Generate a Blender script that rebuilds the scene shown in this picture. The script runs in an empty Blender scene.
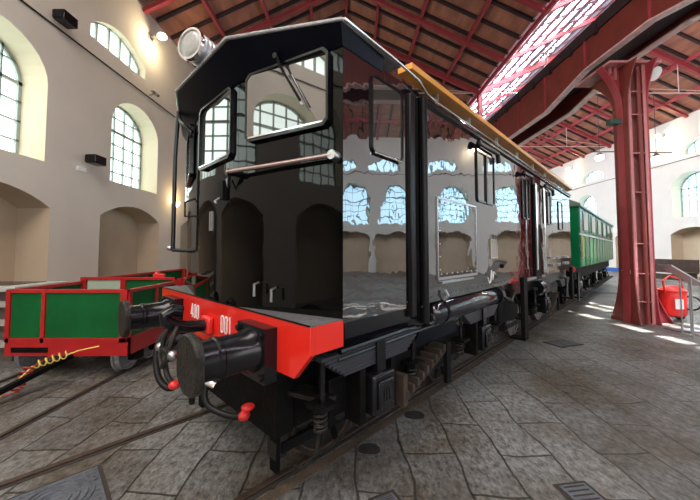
import bpy, bmesh, math, random
from math import sin, cos, pi, radians, atan2, sqrt
from mathutils import Vector, Matrix
from mathutils.geometry import tessellate_polygon
random.seed(7)
S = bpy.context.scene
C = S.collection

# ------------------------------------------------------------------ camera
cam_d = bpy.data.cameras.new('camera'); cam = bpy.data.objects.new('camera', cam_d); C.objects.link(cam)
F = 312.0
cam_d.sensor_width = 36; cam_d.lens = F/700*36; cam_d.clip_start = .05; cam_d.clip_end = 300
PITCH = 2.6
cam_d.shift_y = -(F*math.tan(radians(PITCH)))/700
cam.location = (0, 0, 1.84); cam.rotation_euler = (radians(90+PITCH), 0, 0)
S.camera = cam
# ------------------------------------------------------------------ world, light, exposure
w = bpy.data.worlds.new('sky'); S.world = w; w.use_nodes = True
w.node_tree.nodes['Background'].inputs[0].default_value = (.62, .78, 1, 1)
w.node_tree.nodes['Background'].inputs[1].default_value = .6
S.view_settings.view_transform = 'Standard'; S.view_settings.look = 'None'
S.view_settings.exposure = 0.0; S.view_settings.gamma = 1; S.view_settings.use_curve_mapping = False

def area(name, loc, rot, sx, sy, power, col):
    l = bpy.data.lights.new(name, 'AREA'); l.shape = 'RECTANGLE'; l.size = sx; l.size_y = sy
    l.energy = power; l.color = col
    o = bpy.data.objects.new(name, l); C.objects.link(o); o.location = loc; o.rotation_euler = rot
    return o
# added fill light behind the camera; the left roof has no glazing
area('added_fill_left_roof', (-3.2, -4, 11.9), (0, radians(4), 0), 6, 14, 2300, (1, .94, .88))
sun_d = bpy.data.lights.new('sun', 'SUN'); sun_d.energy = 24; sun_d.angle = radians(.5); sun_d.color = (1, .97, .92)
sun = bpy.data.objects.new('sun', sun_d); C.objects.link(sun); sun.rotation_euler = (radians(4), radians(17), 0)
area('added_fill_near_wall', (9, -11.2, 5.2), (radians(84), 0, 0), 22, 5.5, 1100, (.9, .95, 1))  # added fill light; the near wall has no windows

# ------------------------------------------------------------------ materials
def sock(n, *names):
    for k in names:
        if k in n.inputs: return n.inputs[k]
MATS = {}
def mat(name, col, rough=.5, metal=0, ior=1.5, bump=0, bscale=20, var=0, vscale=4, emit=None, estr=0, coat=0, bdist=.02, stretch=None):
    if name in MATS: return MATS[name]
    m = bpy.data.materials.new(name); m.use_nodes = True; nt = m.node_tree; b = nt.nodes['Principled BSDF']
    b.inputs['Base Color'].default_value = (*col, 1); b.inputs['Roughness'].default_value = rough
    b.inputs['Metallic'].default_value = metal; b.inputs['IOR'].default_value = ior
    if coat:
        b.inputs['Coat Weight'].default_value = coat; b.inputs['Coat Roughness'].default_value = .02; b.inputs['Coat IOR'].default_value = 1.8
    if emit:
        b.inputs['Emission Color'].default_value = (*emit, 1); b.inputs['Emission Strength'].default_value = estr
    if var or bump:
        tc = nt.nodes.new('ShaderNodeTexCoord'); mp = nt.nodes.new('ShaderNodeMapping')
        nt.links.new(tc.outputs['Object'], mp.inputs[0])
        if stretch: mp.inputs['Scale'].default_value = stretch
    if var:
        n = nt.nodes.new('ShaderNodeTexNoise'); n.inputs['Scale'].default_value = vscale; n.inputs['Detail'].default_value = 6
        nt.links.new(mp.outputs[0], n.inputs['Vector'])
        r = nt.nodes.new('ShaderNodeValToRGB'); e = r.color_ramp.elements
        e[0].position = .3; e[1].position = .72
        e[0].color = (*[max(0, c*(1-var)) for c in col], 1); e[1].color = (*[min(1, c*(1+var)) for c in col], 1)
        nt.links.new(n.outputs['Fac'], r.inputs[0]); nt.links.new(r.outputs[0], b.inputs['Base Color'])
    if bump:
        n2 = nt.nodes.new('ShaderNodeTexNoise'); n2.inputs['Scale'].default_value = bscale; n2.inputs['Detail'].default_value = 3
        nt.links.new(mp.outputs[0], n2.inputs['Vector'])
        bp = nt.nodes.new('ShaderNodeBump'); bp.inputs['Strength'].default_value = bump; bp.inputs['Distance'].default_value = bdist
        nt.links.new(n2.outputs['Fac'], bp.inputs['Height']); nt.links.new(bp.outputs[0], b.inputs['Normal'])
    MATS[name] = m; return m

def floor_mat():
    m = bpy.data.materials.new('stone_paving'); m.use_nodes = True; nt = m.node_tree; N = nt.nodes; L = nt.links
    b = N['Principled BSDF']
    tc = N.new('ShaderNodeTexCoord')
    dn = N.new('ShaderNodeTexNoise'); dn.inputs['Scale'].default_value = .9; dn.inputs['Detail'].default_value = 3
    L.new(tc.outputs['Object'], dn.inputs['Vector'])
    sub = N.new('ShaderNodeVectorMath'); sub.operation = 'SUBTRACT'; sub.inputs[1].default_value = (.5, .5, .5)
    L.new(dn.outputs['Color'], sub.inputs[0])
    sc = N.new('ShaderNodeVectorMath'); sc.operation = 'SCALE'; sc.inputs['Scale'].default_value = .28; L.new(sub.outputs[0], sc.inputs[0])
    ad = N.new('ShaderNodeVectorMath'); ad.operation = 'ADD'; L.new(tc.outputs['Object'], ad.inputs[0]); L.new(sc.outputs[0], ad.inputs[1])
    mp = N.new('ShaderNodeMapping'); mp.inputs['Rotation'].default_value = (0, 0, radians(90+1)); L.new(ad.outputs[0], mp.inputs[0])
    br = N.new('ShaderNodeTexBrick'); br.inputs['Scale'].default_value = 1
    br.inputs['Brick Width'].default_value = .98; br.inputs['Row Height'].default_value = .44
    br.inputs['Mortar Size'].default_value = .011; br.inputs['Mortar Smooth'].default_value = .35
    br.inputs['Color1'].default_value = (1, 1, 1, 1); br.inputs['Color2'].default_value = (.72, .72, .74, 1)
    br.inputs['Mortar'].default_value = (.22, .18, .14, 1)
    L.new(mp.outputs[0], br.inputs['Vector'])
    # worn stone colour: grey with brown patches
    n1 = N.new('ShaderNodeTexNoise'); n1.inputs['Scale'].default_value = .8; n1.inputs['Detail'].default_value = 8; n1.inputs['Roughness'].default_value = .65
    L.new(tc.outputs['Object'], n1.inputs['Vector'])
    r1 = N.new('ShaderNodeValToRGB'); e = r1.color_ramp.elements
    e[0].position = .38; e[0].color = (.125, .098, .066, 1); e[1].position = .58; e[1].color = (.275, .278, .27, 1)
    L.new(n1.outputs['Fac'], r1.inputs[0])
    n2 = N.new('ShaderNodeTexNoise'); n2.inputs['Scale'].default_value = 22; n2.inputs['Detail'].default_value = 9; n2.inputs['Roughness'].default_value = .8
    mg = N.new('ShaderNodeMapping'); mg.inputs['Scale'].default_value = (1, .55, 1); L.new(tc.outputs['Object'], mg.inputs[0]); L.new(mg.outputs[0], n2.inputs['Vector'])
    r2 = N.new('ShaderNodeValToRGB'); e = r2.color_ramp.elements
    e[0].position = .38; e[0].color = (.12, .11, .10, 1); e[1].position = .60; e[1].color = (1.35, 1.35, 1.35, 1)
    L.new(n2.outputs['Fac'], r2.inputs[0])
    m1 = N.new('ShaderNodeMixRGB'); m1.blend_type = 'MULTIPLY'; m1.inputs[0].default_value = 1; L.new(r1.outputs[0], m1.inputs[1]); L.new(br.outputs['Color'], m1.inputs[2])
    m2 = N.new('ShaderNodeMixRGB'); m2.blend_type = 'MULTIPLY'; m2.inputs[0].default_value = .9; L.new(m1.outputs[0], m2.inputs[1]); L.new(r2.outputs[0], m2.inputs[2])
    L.new(m2.outputs[0], b.inputs['Base Color'])
    b.inputs['Roughness'].default_value = .42; b.inputs['IOR'].default_value = 1.5
    # relief
    mm = N.new('ShaderNodeMath'); mm.operation = 'MULTIPLY'; mm.inputs[1].default_value = -1.6; L.new(br.outputs['Fac'], mm.inputs[0])
    ma = N.new('ShaderNodeMath'); ma.operation = 'ADD'; L.new(mm.outputs[0], ma.inputs[0]); L.new(n2.outputs['Fac'], ma.inputs[1])
    bp = N.new('ShaderNodeBump'); bp.inputs['Strength'].default_value = .8; bp.inputs['Distance'].default_value = .035
    L.new(ma.outputs[0], bp.inputs['Height']); L.new(bp.outputs[0], b.inputs['Normal'])
    return m
M_FLOOR = floor_mat()
M_WALL = mat('cream_plaster', (.66, .60, .525), .85, var=.06, vscale=.5, bump=.15, bscale=8)
M_WALLR = mat('pale_plaster', (.70, .68, .64), .85, var=.05, vscale=.5, bump=.15, bscale=8)
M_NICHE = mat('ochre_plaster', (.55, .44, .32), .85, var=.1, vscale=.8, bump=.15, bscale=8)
M_REVEAL = mat('yellow_plaster', (.74, .66, .50), .85, var=.04, vscale=1)
M_BLUE = mat('blue_skirting_paint', (.03, .12, .42), .5)
M_GLASSW = mat('daylit_window_glass', (.8, .9, .95), .1, emit=(.45, .78, 1), estr=4.0)
M_GLASSL = mat('daylit_hazy_glass', (.8, .9, .85), .1, emit=(.86, 1, .94), estr=3.4)
M_GLASSROOF = mat('daylit_roof_glass', (.8, .9, .95), .1, emit=(.85, .95, 1), estr=32)
M_MUNTIN = mat('window_frame_paint', (.34, .4, .38), .5)
M_BOARD = mat('roof_boards', (.40, .165, .11), .7, var=.3, vscale=3, bump=.3, bscale=10, stretch=(1, .25, 1))
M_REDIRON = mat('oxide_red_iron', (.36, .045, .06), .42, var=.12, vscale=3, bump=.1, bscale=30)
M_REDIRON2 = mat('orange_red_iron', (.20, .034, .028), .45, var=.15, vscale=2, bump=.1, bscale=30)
M_PINK = mat('pale_red_lead_paint', (.52, .2, .2), .5, var=.15, vscale=4)
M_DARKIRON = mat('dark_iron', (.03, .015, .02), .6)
M_ROD = mat('pale_tie_rod', (.62, .42, .40), .5)
M_BLACKG = mat('mirror_black_paint', (.006, .005, .007), .015, ior=2.5, bump=.045, bscale=2.0, bdist=.12)
M_BLACKN = mat('nose_black_paint', (.002, .002, .002), .03, ior=1.30, bump=.03, bscale=1.8, bdist=.1)
M_BLACK = mat('gloss_black_paint', (.006, .006, .008), .2, ior=1.45, bump=.1, bscale=14, bdist=.01)
M_DULL = mat('dull_black_paint', (.006, .006, .007), .3, ior=1.28)
M_BLACKM = mat('matt_black_iron', (.005, .0045, .0045), .6, ior=1.2, var=.4, vscale=9, bump=.3, bscale=40)
M_GRIME = mat('greasy_iron', (.018, .016, .014), .42, ior=1.35, var=.5, vscale=12, bump=.5, bscale=50)
M_BLUEBLK = mat('blue_black_paint', (.003, .004, .010), .3, ior=1.22, var=.2)
M_RUST = mat('rusty_steel', (.10, .05, .03), .6, var=.4, vscale=10, bump=.4, bscale=40)
M_RAIL = mat('worn_rail_steel', (.06, .038, .028), .45, metal=.3, var=.3, vscale=12)
M_BED = mat('rusty_dirt', (.085, .06, .04), .8, var=.45, vscale=7, bump=.6, bscale=50)
M_GAP = mat('rail_groove', (.03, .022, .017), .8)
M_RED = mat('signal_red_paint', (.72, .022, .012), .22, coat=.3, var=.06, vscale=3)
M_REDW = mat('wagon_red_paint', (.40, .012, .014), .35, var=.12, vscale=3)
M_GREENW = mat('wagon_green_paint', (.003, .095, .022), .7, ior=1.3, var=.2, vscale=2)
M_GREENC = mat('coach_green_paint', (.004, .17, .06), .25, ior=1.3, bump=.05, bscale=2, bdist=.1)
M_GREENPALE = mat('pale_green_board', (.35, .42, .33), .5)
M_CHROME = mat('polished_steel', (.75, .75, .75), .1, metal=1)
M_STEEL = mat('brushed_steel', (.5, .5, .52), .32, metal=1)
M_WHITE = mat('white_paint', (.8, .8, .8), .5)
M_CHECK = mat('dark_chequer_plate', (.12, .12, .125), .5, metal=.2, var=.3, vscale=30, bump=.8, bscale=90)
M_GREYCAP = mat('grey_plate', (.30, .30, .31), .45, metal=.3, var=.2, vscale=30, bump=.6, bscale=90)
M_AMBER = mat('amber_varnished_wood', (.62, .27, .045), .35, var=.15, vscale=4)
M_WINGL = mat('cab_glass', (.05, .048, .044), .015, ior=2.5)
M_INT = mat('cab_interior', (.05, .045, .04), .7)
M_LENS = mat('lamp_glass', (.36, .36, .34), .12, ior=1.6, bump=.5, bscale=40)
M_LAMP = mat('lit_warm_lamp', (1, .9, .7), .4, emit=(1, .84, .55), estr=25)
M_LAMPW = mat('lit_white_globe', (1, .95, .85), .4, emit=(1, .93, .8), estr=6)
M_YELLOW = mat('yellow_hose', (.72, .55, .12), .4)
M_REDH = mat('red_hose', (.42, .03, .02), .4)
M_IRONCOVER = mat('cast_iron_cover', (.10, .11, .13), .5, metal=.2, var=.3, vscale=20, bump=.4, bscale=60)
M_BROWNRIB = mat('rusty_ribs', (.04, .027, .02), .6, var=.3, vscale=20)
M_FIRE = mat('fire_red_paint', (.68, .03, .025), .3)
M_RUBBER = mat('black_rubber', (.007, .007, .007), .5, ior=1.35)
M_ALU = mat('aluminium_plate', (.6, .62, .65), .3, metal=.8)

# ------------------------------------------------------------------ mesh builder
class MB:
    def __init__(s, off=(0, 0, 0)): s.b = bmesh.new(); s.off = Vector(off)
    def v(s, p): return s.b.verts.new(Vector(p)-s.off)
    def face(s, pts):
        try: s.b.faces.new([s.v(p) for p in pts])
        except ValueError: pass
        return s
    def hexa(s, p):
        v = [s.v(q) for q in p]
        for f in ((0,3,2,1),(4,5,6,7),(0,1,5,4),(1,2,6,5),(2,3,7,6),(3,0,4,7)):
            s.b.faces.new([v[i] for i in f])
        return s
    def box(s, a, c):
        x0,y0,z0 = [min(a[i],c[i]) for i in range(3)]; x1,y1,z1 = [max(a[i],c[i]) for i in range(3)]
        return s.hexa([(x0,y0,z0),(x1,y0,z0),(x1,y1,z0),(x0,y1,z0),(x0,y0,z1),(x1,y0,z1),(x1,y1,z1),(x0,y1,z1)])
    def bar(s, p, q, wd, h, up=(0,0,1)):
        p = Vector(p); q = Vector(q); d = (q-p).normalized(); u = Vector(up)
        sd = d.cross(u)
        if sd.length < 1e-4: sd = d.cross(Vector((1,0,0)))
        sd.normalize(); u = sd.cross(d)
        a = sd*wd/2; c = u*h/2
        return s.hexa([p-a-c, p+a-c, q+a-c, q-a-c, p-a+c, p+a+c, q+a+c, q-a+c])
    def loft(s, rings, close=True, caps=True):
        R = [[s.v(p) for p in r] for r in rings]; n = len(R[0])
        for a, c in zip(R, R[1:]):
            for i in range(n if close else n-1):
                j = (i+1) % n
                try: s.b.faces.new((a[i], a[j], c[j], c[i]))
                except ValueError: pass
        if caps and close:
            s.b.faces.new(R[0][::-1]); s.b.faces.new(R[-1])
        return s
    def frame(s, d):
        d = Vector(d).normalized(); u = Vector((0,0,1)) if abs(d.z) < .9 else Vector((1,0,0))
        a = d.cross(u).normalized(); return a, d.cross(a)
    def cyl(s, p, q, r, r2=None, n=20, caps=True):
        p = Vector(p); q = Vector(q); r2 = r if r2 is None else r2; a, c = s.frame(q-p)
        rg = lambda o, k: [o+a*k*cos(2*pi*i/n)+c*k*sin(2*pi*i/n) for i in range(n)]
        return s.loft([rg(p, r), rg(q, r2)], caps=caps)
    def lathe(s, o, d, prof, n=28):      # prof: (t along d, radius)
        o = Vector(o); dd = Vector(d).normalized(); a, c = s.frame(dd)
        return s.loft([[o+dd*t+a*max(k,1e-4)*cos(2*pi*i/n)+c*max(k,1e-4)*sin(2*pi*i/n) for i in range(n)] for t, k in prof])
    def tube(s, pts, r, n=8, closed=False):
        P = [Vector(p) for p in pts]; rings = []; up = None
        for i, p in enumerate(P):
            d = (P[min(i+1, len(P)-1)]-P[max(i-1, 0)]).normalized()
            if up is None: a, c = s.frame(d)
            else:
                a = (up-d*up.dot(d)).normalized(); c = d.cross(a)
            up = a
            rings.append([p+a*r*cos(2*pi*k/n)+c*r*sin(2*pi*k/n) for k in range(n)])
        return s.loft(rings)
    def prism(s, poly, f0, f1):          # poly 2D; f0,f1 map 2D->3D
        return s.loft([[f0(*p) for p in poly], [f1(*p) for p in poly]])
    def sphere(s, o, r, sc=(1,1,1), nu=20, nv=12):
        o = Vector(o)
        return s.loft([[o+Vector((r*sc[0]*sin(t)*cos(2*pi*i/nu), r*sc[1]*sin(t)*sin(2*pi*i/nu), r*sc[2]*cos(t))) for i in range(nu)] for t in [pi*(k+.02)/(nv+.04) for k in range(nv+1)]])
    def coil(s, p, q, R, r, turns, n=10):
        p = Vector(p); q = Vector(q); a, c = s.frame(q-p); k = int(turns*n)
        return s.tube([p+(q-p)*i/k+a*R*cos(2*pi*i/n)+c*R*sin(2*pi*i/n) for i in range(k+1)], r, 6)
    def build(s, name, m, parent=None, bev=0, loc=None, smooth=True, label=None):
        bmesh.ops.recalc_face_normals(s.b, faces=s.b.faces)
        for f in s.b.faces: f.smooth = smooth
        for e in s.b.edges:
            if len(e.link_faces) == 2: e.smooth = e.calc_face_angle(3) < radians(38)
            else: e.smooth = False
        me = bpy.data.meshes.new(name); s.b.to_mesh(me); s.b.free()
        for x in (m if isinstance(m, (list, tuple)) else [m]): me.materials.append(x)
        o = bpy.data.objects.new(name, me); C.objects.link(o)
        if parent: o.parent = parent
        elif s.off.length: o.location = s.off
        if bev:
            md = o.modifiers.new('bevel', 'BEVEL'); md.width = bev; md.segments = 2; md.limit_method = 'ANGLE'; md.angle_limit = radians(40)
        if label: o['label'] = label
        return o
def tag(o, label, cat, group=None):
    o['label'] = label; o['category'] = cat
    if group: o['group'] = group
    return o
def thing(name, label, cat, loc=(0,0,0), rz=0, group=None):
    o = bpy.data.objects.new(name, None); C.objects.link(o); o.empty_display_size = .2
    o.location = loc; o.rotation_euler = (0, 0, rz); return tag(o, label, cat, group)
def struct(o, label=None):
    o['kind'] = 'structure'
    if label: o['label'] = label
    return o
def copy_tree(o, parent=None):
    kids = [c for c in C.objects if c.parent == o]
    c = o.copy(); C.objects.link(c); c.parent = parent
    for k in kids: copy_tree(k, c)
    return c

# ------------------------------------------------------------------ hall dimensions
XL, XR, XC = -7.8, 22.8, 7.45
Y0, Y1 = -12.0, 50.0
ZE, ZR = 10.9, 14.6
BAY = 4.63
# floor
struct(MB().box((XL-1, Y0, -.2), (XR+1, Y1, 0)).build('floor', M_FLOOR))

def arch(y0, y1, z0, zs, zc, n=14):
    """closed loop of an arched opening; zs spring height, zc crown height"""
    pts = [(y0, z0), (y1, z0)]
    c = (y0+y1)/2; hw = (y1-y0)/2
    for i in range(n+1):
        t = pi*i/n
        pts.append((c+hw*cos(t), zs+(zc-zs)*sin(t)))
    return pts
def seg(y0, y1, z0, zs, zc, n=12):
    """segmental head, flatter"""
    pts = [(y0, z0), (y1, z0)]; c = (y0+y1)/2; hw = (y1-y0)/2; h = zc-zs; R = (hw*hw+h*h)/(2*h)
    for i in range(n+1):
        y = y1-(y1-y0)*i/n; pts.append((y, zs+sqrt(max(R*R-(y-c)**2, 0))-(R-h)))
    return pts
bays = [11.25+BAY*k+(1.1 if k < -1 else 0) for k in range(-5, 9)]
def side_wall(name, X, sgn, m, mn, yoff=0):
    """sgn: outward direction. niches, tall windows and clerestory windows per bay"""
    mb = MB(); loops = [[(Y0, 0), (Y1, 0), (Y1, ZE+.1), (Y0, ZE+.1)]]
    ops = []
    for yc in bays:
        yc += yoff
        if yc-1.6 < Y0 or yc+1.6 > Y1: continue
        ops.append((arch_n(yc), .85, 'niche')); ops.append((arch(yc-1.2, yc+1.25, 4.1, 6.1, 7.1), .75, 'win'))
        ops.append((seg(yc-2.15, yc+.35, 8.3, 8.7, 9.24), .32, 'cler'))
    allp = loops+[o[0] for o in ops]
    flat = [p for l in allp for p in l]
    vs = [mb.v((X, p[0], p[1])) for p in flat]
    for t in tessellate_polygon([[Vector((p[0], p[1], 0)) for p in l] for l in allp]):
        try: mb.b.faces.new([vs[i] for i in t])
        except ValueError: pass
    wall = struct(mb.build(name, m, smooth=False))
    rv = MB(); nc = MB()
    for lp, d, k in ops:
        tgt = nc if k == 'niche' else rv
        for i in range(len(lp)):
            a, c = lp[i], lp[(i+1) % len(lp)]
            if k == 'niche' and i == 0: continue
            tgt.face([(X, *a), (X, *c), (X+sgn*d, *c), (X+sgn*d, *a)])
        if k == 'niche': tgt.face([(X+sgn*d, *p) for p in lp])
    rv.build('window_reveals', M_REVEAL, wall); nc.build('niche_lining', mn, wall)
    return ops
def arch_n(yc): return seg(yc-1.55, yc+1.45, 0, 2.93, 3.38)
nwin = [0]
def window(X, sgn, lp, d, k, gm):
    nwin[0] += 1
    ys = [p[0] for p in lp]; zs = [p[1] for p in lp]; y0, y1, z0, z1 = min(ys), max(ys), min(zs), max(zs); yc = (y0+y1)/2
    e = bpy.data.objects.new('window_%d' % nwin[0], None); C.objects.link(e); e.location = (X+sgn*d, yc, z0); struct(e)
    off = (X+sgn*d, yc, z0)
    xg = X+sgn*(d-.02); xf = X+sgn*(d-.09)
    MB(off).face([(xg, *p) for p in lp]).build('pane', gm, e, smooth=False)
    fr = MB(off)
    c = (yc, (z0+z1)/2)
    inn = [(c[0]+(p[0]-c[0])*.93, c[1]+(p[1]-c[1])*.95) for p in lp]
    for i in range(len(lp)):
        j = (i+1) % len(lp)
        fr.hexa([(xg,*lp[i]),(xg,*lp[j]),(xg,*inn[j]),(xg,*inn[i]),(xf,*lp[i]),(xf,*lp[j]),(xf,*inn[j]),(xf,*inn[i])])
    fr.build('window_frame', M_MUNTIN, e)
    mu = MB(off)
    def top(y):
        b = z0
        for a, c2 in zip(lp[2:], lp[3:]):
            if min(a[0], c2[0]) <= y <= max(a[0], c2[0]) and abs(a[0]-c2[0]) > 1e-6:
                b = max(b, a[1]+(c2[1]-a[1])*(y-a[0])/(c2[0]-a[0]))
        return b
    if k == 'win':
        for i in range(1, 5):
            y = y0+(y1-y0)*i/5; wd = .045 if i != 9 else .08
            mu.box((xg, y-wd/2, z0), (xf, y+wd/2, top(y)))
        for z in (4.62, 5.12, 5.62, 6.1, 6.6):
            hw = (y1-y0)/2 if z <= 6.1 else (y1-y0)/2*sqrt(max(0, 1-((z-6.1)/1.0)**2))
            wd = .09 if z == 6.1 else .04
            mu.box((xg, yc-hw, z-wd/2), (xf, yc+hw, z+wd/2))
    else:
        for i in range(1, 5):
            y = y0+(y1-y0)*i/5
            mu.box((xg, y-.04, z0), (xf, y+.04, top(y)))
    mu.build('glazing_bars', M_MUNTIN, e)
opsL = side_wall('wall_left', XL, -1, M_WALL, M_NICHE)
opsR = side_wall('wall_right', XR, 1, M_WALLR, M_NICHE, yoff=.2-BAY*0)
for lp, d, k in opsL:
    if k != 'niche': window(XL, -1, lp, d, k, M_GLASSL)
for lp, d, k in opsR:
    if k != 'niche': window(XR, 1, lp, d, k, M_GLASSW)
# end walls
def gable(name, Y, m, wins=False):
    mb = MB(); RL = -.2; RR = 15.1
    mb.face([(XL, Y, 0), (XR, Y, 0), (XR, Y, ZE+.1), (RR, Y, ZR+.1), (XC, Y, ZE+.1), (RL, Y, ZR+.1), (XL, Y, ZE+.1)])
    return struct(mb.build(name, m, smooth=False))
gable('wall_far', Y1, M_WALLR); gable('wall_near', Y0, M_WALL)
struct(MB().box((XR-.03, 25.6, 0), (XR-.001, Y1, .32)).build('baseboard_right', M_BLUE))
struct(MB().box((XC, Y1-.03, 0), (XR, Y1-.001, .32)).build('baseboard_far', M_BLUE))

# roof decks ------------------------------------------------------
RL, RR = -.2, 15.1
def roofz(X):
    if X <= RL: return ZE+(ZR-ZE)*(X-XL)/(RL-XL)
    if X <= XC: return ZR+(ZE-ZR)*(X-RL)/(XC-RL)
    if X <= RR: return ZE+(ZR-ZE)*(X-XC)/(RR-XC)
    return ZR+(ZE-ZR)*(X-RR)/(XR-RR)
GX0, GX1 = 7.5, 12.9
ce = MB()
for a, c in ((XL-.9, RL), (RL, XC), (XC, GX0), (GX1, RR), (RR, XR+.9)):
    za = roofz(a); zc = roofz(c)
    ce.hexa([(a,Y0,za+.25),(c,Y0,zc+.25),(c,Y1,zc+.25),(a,Y1,za+.25),(a,Y0,za+.4),(c,Y0,zc+.4),(c,Y1,zc+.4),(a,Y1,za+.4)])
struct(ce.build('ceiling', M_BOARD))
# dark common rafters under the boards (one mesh per slope), part of the ceiling
k = 0
for a, c in ((XL, RL), (RL, XC), (GX1, RR), (RR, XR)):
    mb = MB(); y = Y0+.5
    while y < Y1:
        mb.bar((a, y, roofz(a)+.2), (c, y, roofz(c)+.2), .13, .14); y += 1.03
    k += 1; struct(mb.build('trim_%d' % k, M_DARKIRON))
# red purlins
for X in (-5.9, -3.9, -1.95, -.2, 1.4, 3.4, 5.6, 14.2, 15.1, 17.2, 19.3, 21.3):
    k += 1; struct(MB().bar((X, Y0, roofz(X)+.08), (X, Y1, roofz(X)+.08), .13, .2).build('trim_%d' % k, M_REDIRON))
# glazed strip in the right nave roof: glass above, opaque purple purlins and bars below
sky = bpy.data.objects.new('window_roof', None); C.objects.link(sky); sky.location = (10.8, 19, 12.4); struct(sky)
# hazy panes give off daylight; two narrow rows are clear and let the sun itself in
clear = ((10.33, 10.75), (11.55, 12.8))
m_clear = bpy.data.materials.new('clear_roof_glass'); m_clear.use_nodes = True; _n = m_clear.node_tree
_t = _n.nodes.new('ShaderNodeBsdfTransparent'); _n.links.new(_t.outputs[0], _n.nodes['Material Output'].inputs[0])
edges = [GX0, clear[0][0], clear[0][1], clear[1][0], clear[1][1], GX1]
for i in range(5):
    a, c = edges[i], edges[i+1]
    MB((10.8, 19, 12.4)).face([(a, Y0, roofz(a)+.33), (c, Y0, roofz(c)+.33), (c, Y1, roofz(c)+.33), (a, Y1, roofz(a)+.33)]).build('clear_glass' if i in (1, 3) else 'roof_glass', m_clear if i in (1, 3) else M_GLASSROOF, sky, smooth=False)
gb = MB((10.8, 19, 12.4))
nrow = 8; wrow = (GX1-GX0)/nrow
for i in range(nrow+1):
    X = GX0+i*wrow
    gb.bar((X, Y0, roofz(X)+.24), (X, Y1, roofz(X)+.24), .34, .05, up=(-.44, 0, .9))
y = Y0
while y < Y1:
    gb.bar((GX0, y, roofz(GX0)+.27), (GX1, y, roofz(GX1)+.27), .18, .03); y += 1.2
gb.build('glazing_bars', mat('mauve_roof_iron', (.30, .15, .20), .5, var=.1), sky)

# trusses ---------------------------------------------------------
def truss(X0, X1, Y, main, label):
    Xm = (X0+X1)/2
    t = thing('roof_truss' if main else 'roof_rafter', label, 'roof truss' if main else 'rafter', (Xm, Y, ZE), 0, 'red iron roof trusses' if main else 'red iron rafters between the trusses')
    off = (Xm, Y, ZE); h = .26 if main else .16
    for s_, xe in ((-1, X0), (1, X1)):
        MB(off).bar((xe, Y, ZE-.05), (Xm, Y, ZR-.05), .16, h).build('top_chord', M_REDIRON, t)
    if main:
        MB(off).cyl((X0, Y, ZE-.02), (X1, Y, ZE-.02), .035, n=8).build('tie_rod', M_ROD, t)
        zq = (ZE+ZR)/2
        MB(off).cyl((Xm, Y, ZE), (Xm, Y, ZR), .03, n=8).build('king_rod', M_ROD, t)
        for s_, xe in ((-1, X0), (1, X1)):
            xq = (xe+Xm)/2
            MB(off).bar((xq, Y, zq-.1), (Xm, Y, ZE+.05), .09, .09).build('strut', M_REDIRON, t)
            MB(off).cyl((xq, Y, zq-.1), (xq, Y, ZE), .025, n=8).build('hanger_rod', M_ROD, t)
            # diagonal wind brace in the roof plane
            MB(off).cyl((xe*.97+Xm*.03, Y, ZE+.05), (xq, Y+3.0, zq), .022, n=6).build('wind_brace', M_ROD, t)
ty = [8.3+9.3*i for i in range(-2, 5)]
names = ['far behind', 'just behind', 'over', 'one bay beyond', 'two bays beyond', 'three bays beyond', 'four bays beyond']
for i, y in enumerate(ty):
    for side, a, c in (('left', XL, XC), ('right', XR, XC)):
        truss(min(a, c), max(a, c), y, True, 'red iron roof truss of the %s nave, %s the nearest column' % (side, names[i]))
        for kk in (1, 2):
            if y+3.1*kk < Y1-.3: truss(min(a, c), max(a, c), y+3.1*kk, False, '%s nave red rafter, %s past the truss %s the nearest column' % (side, ('first', 'second')[kk-1], names[i]))

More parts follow.
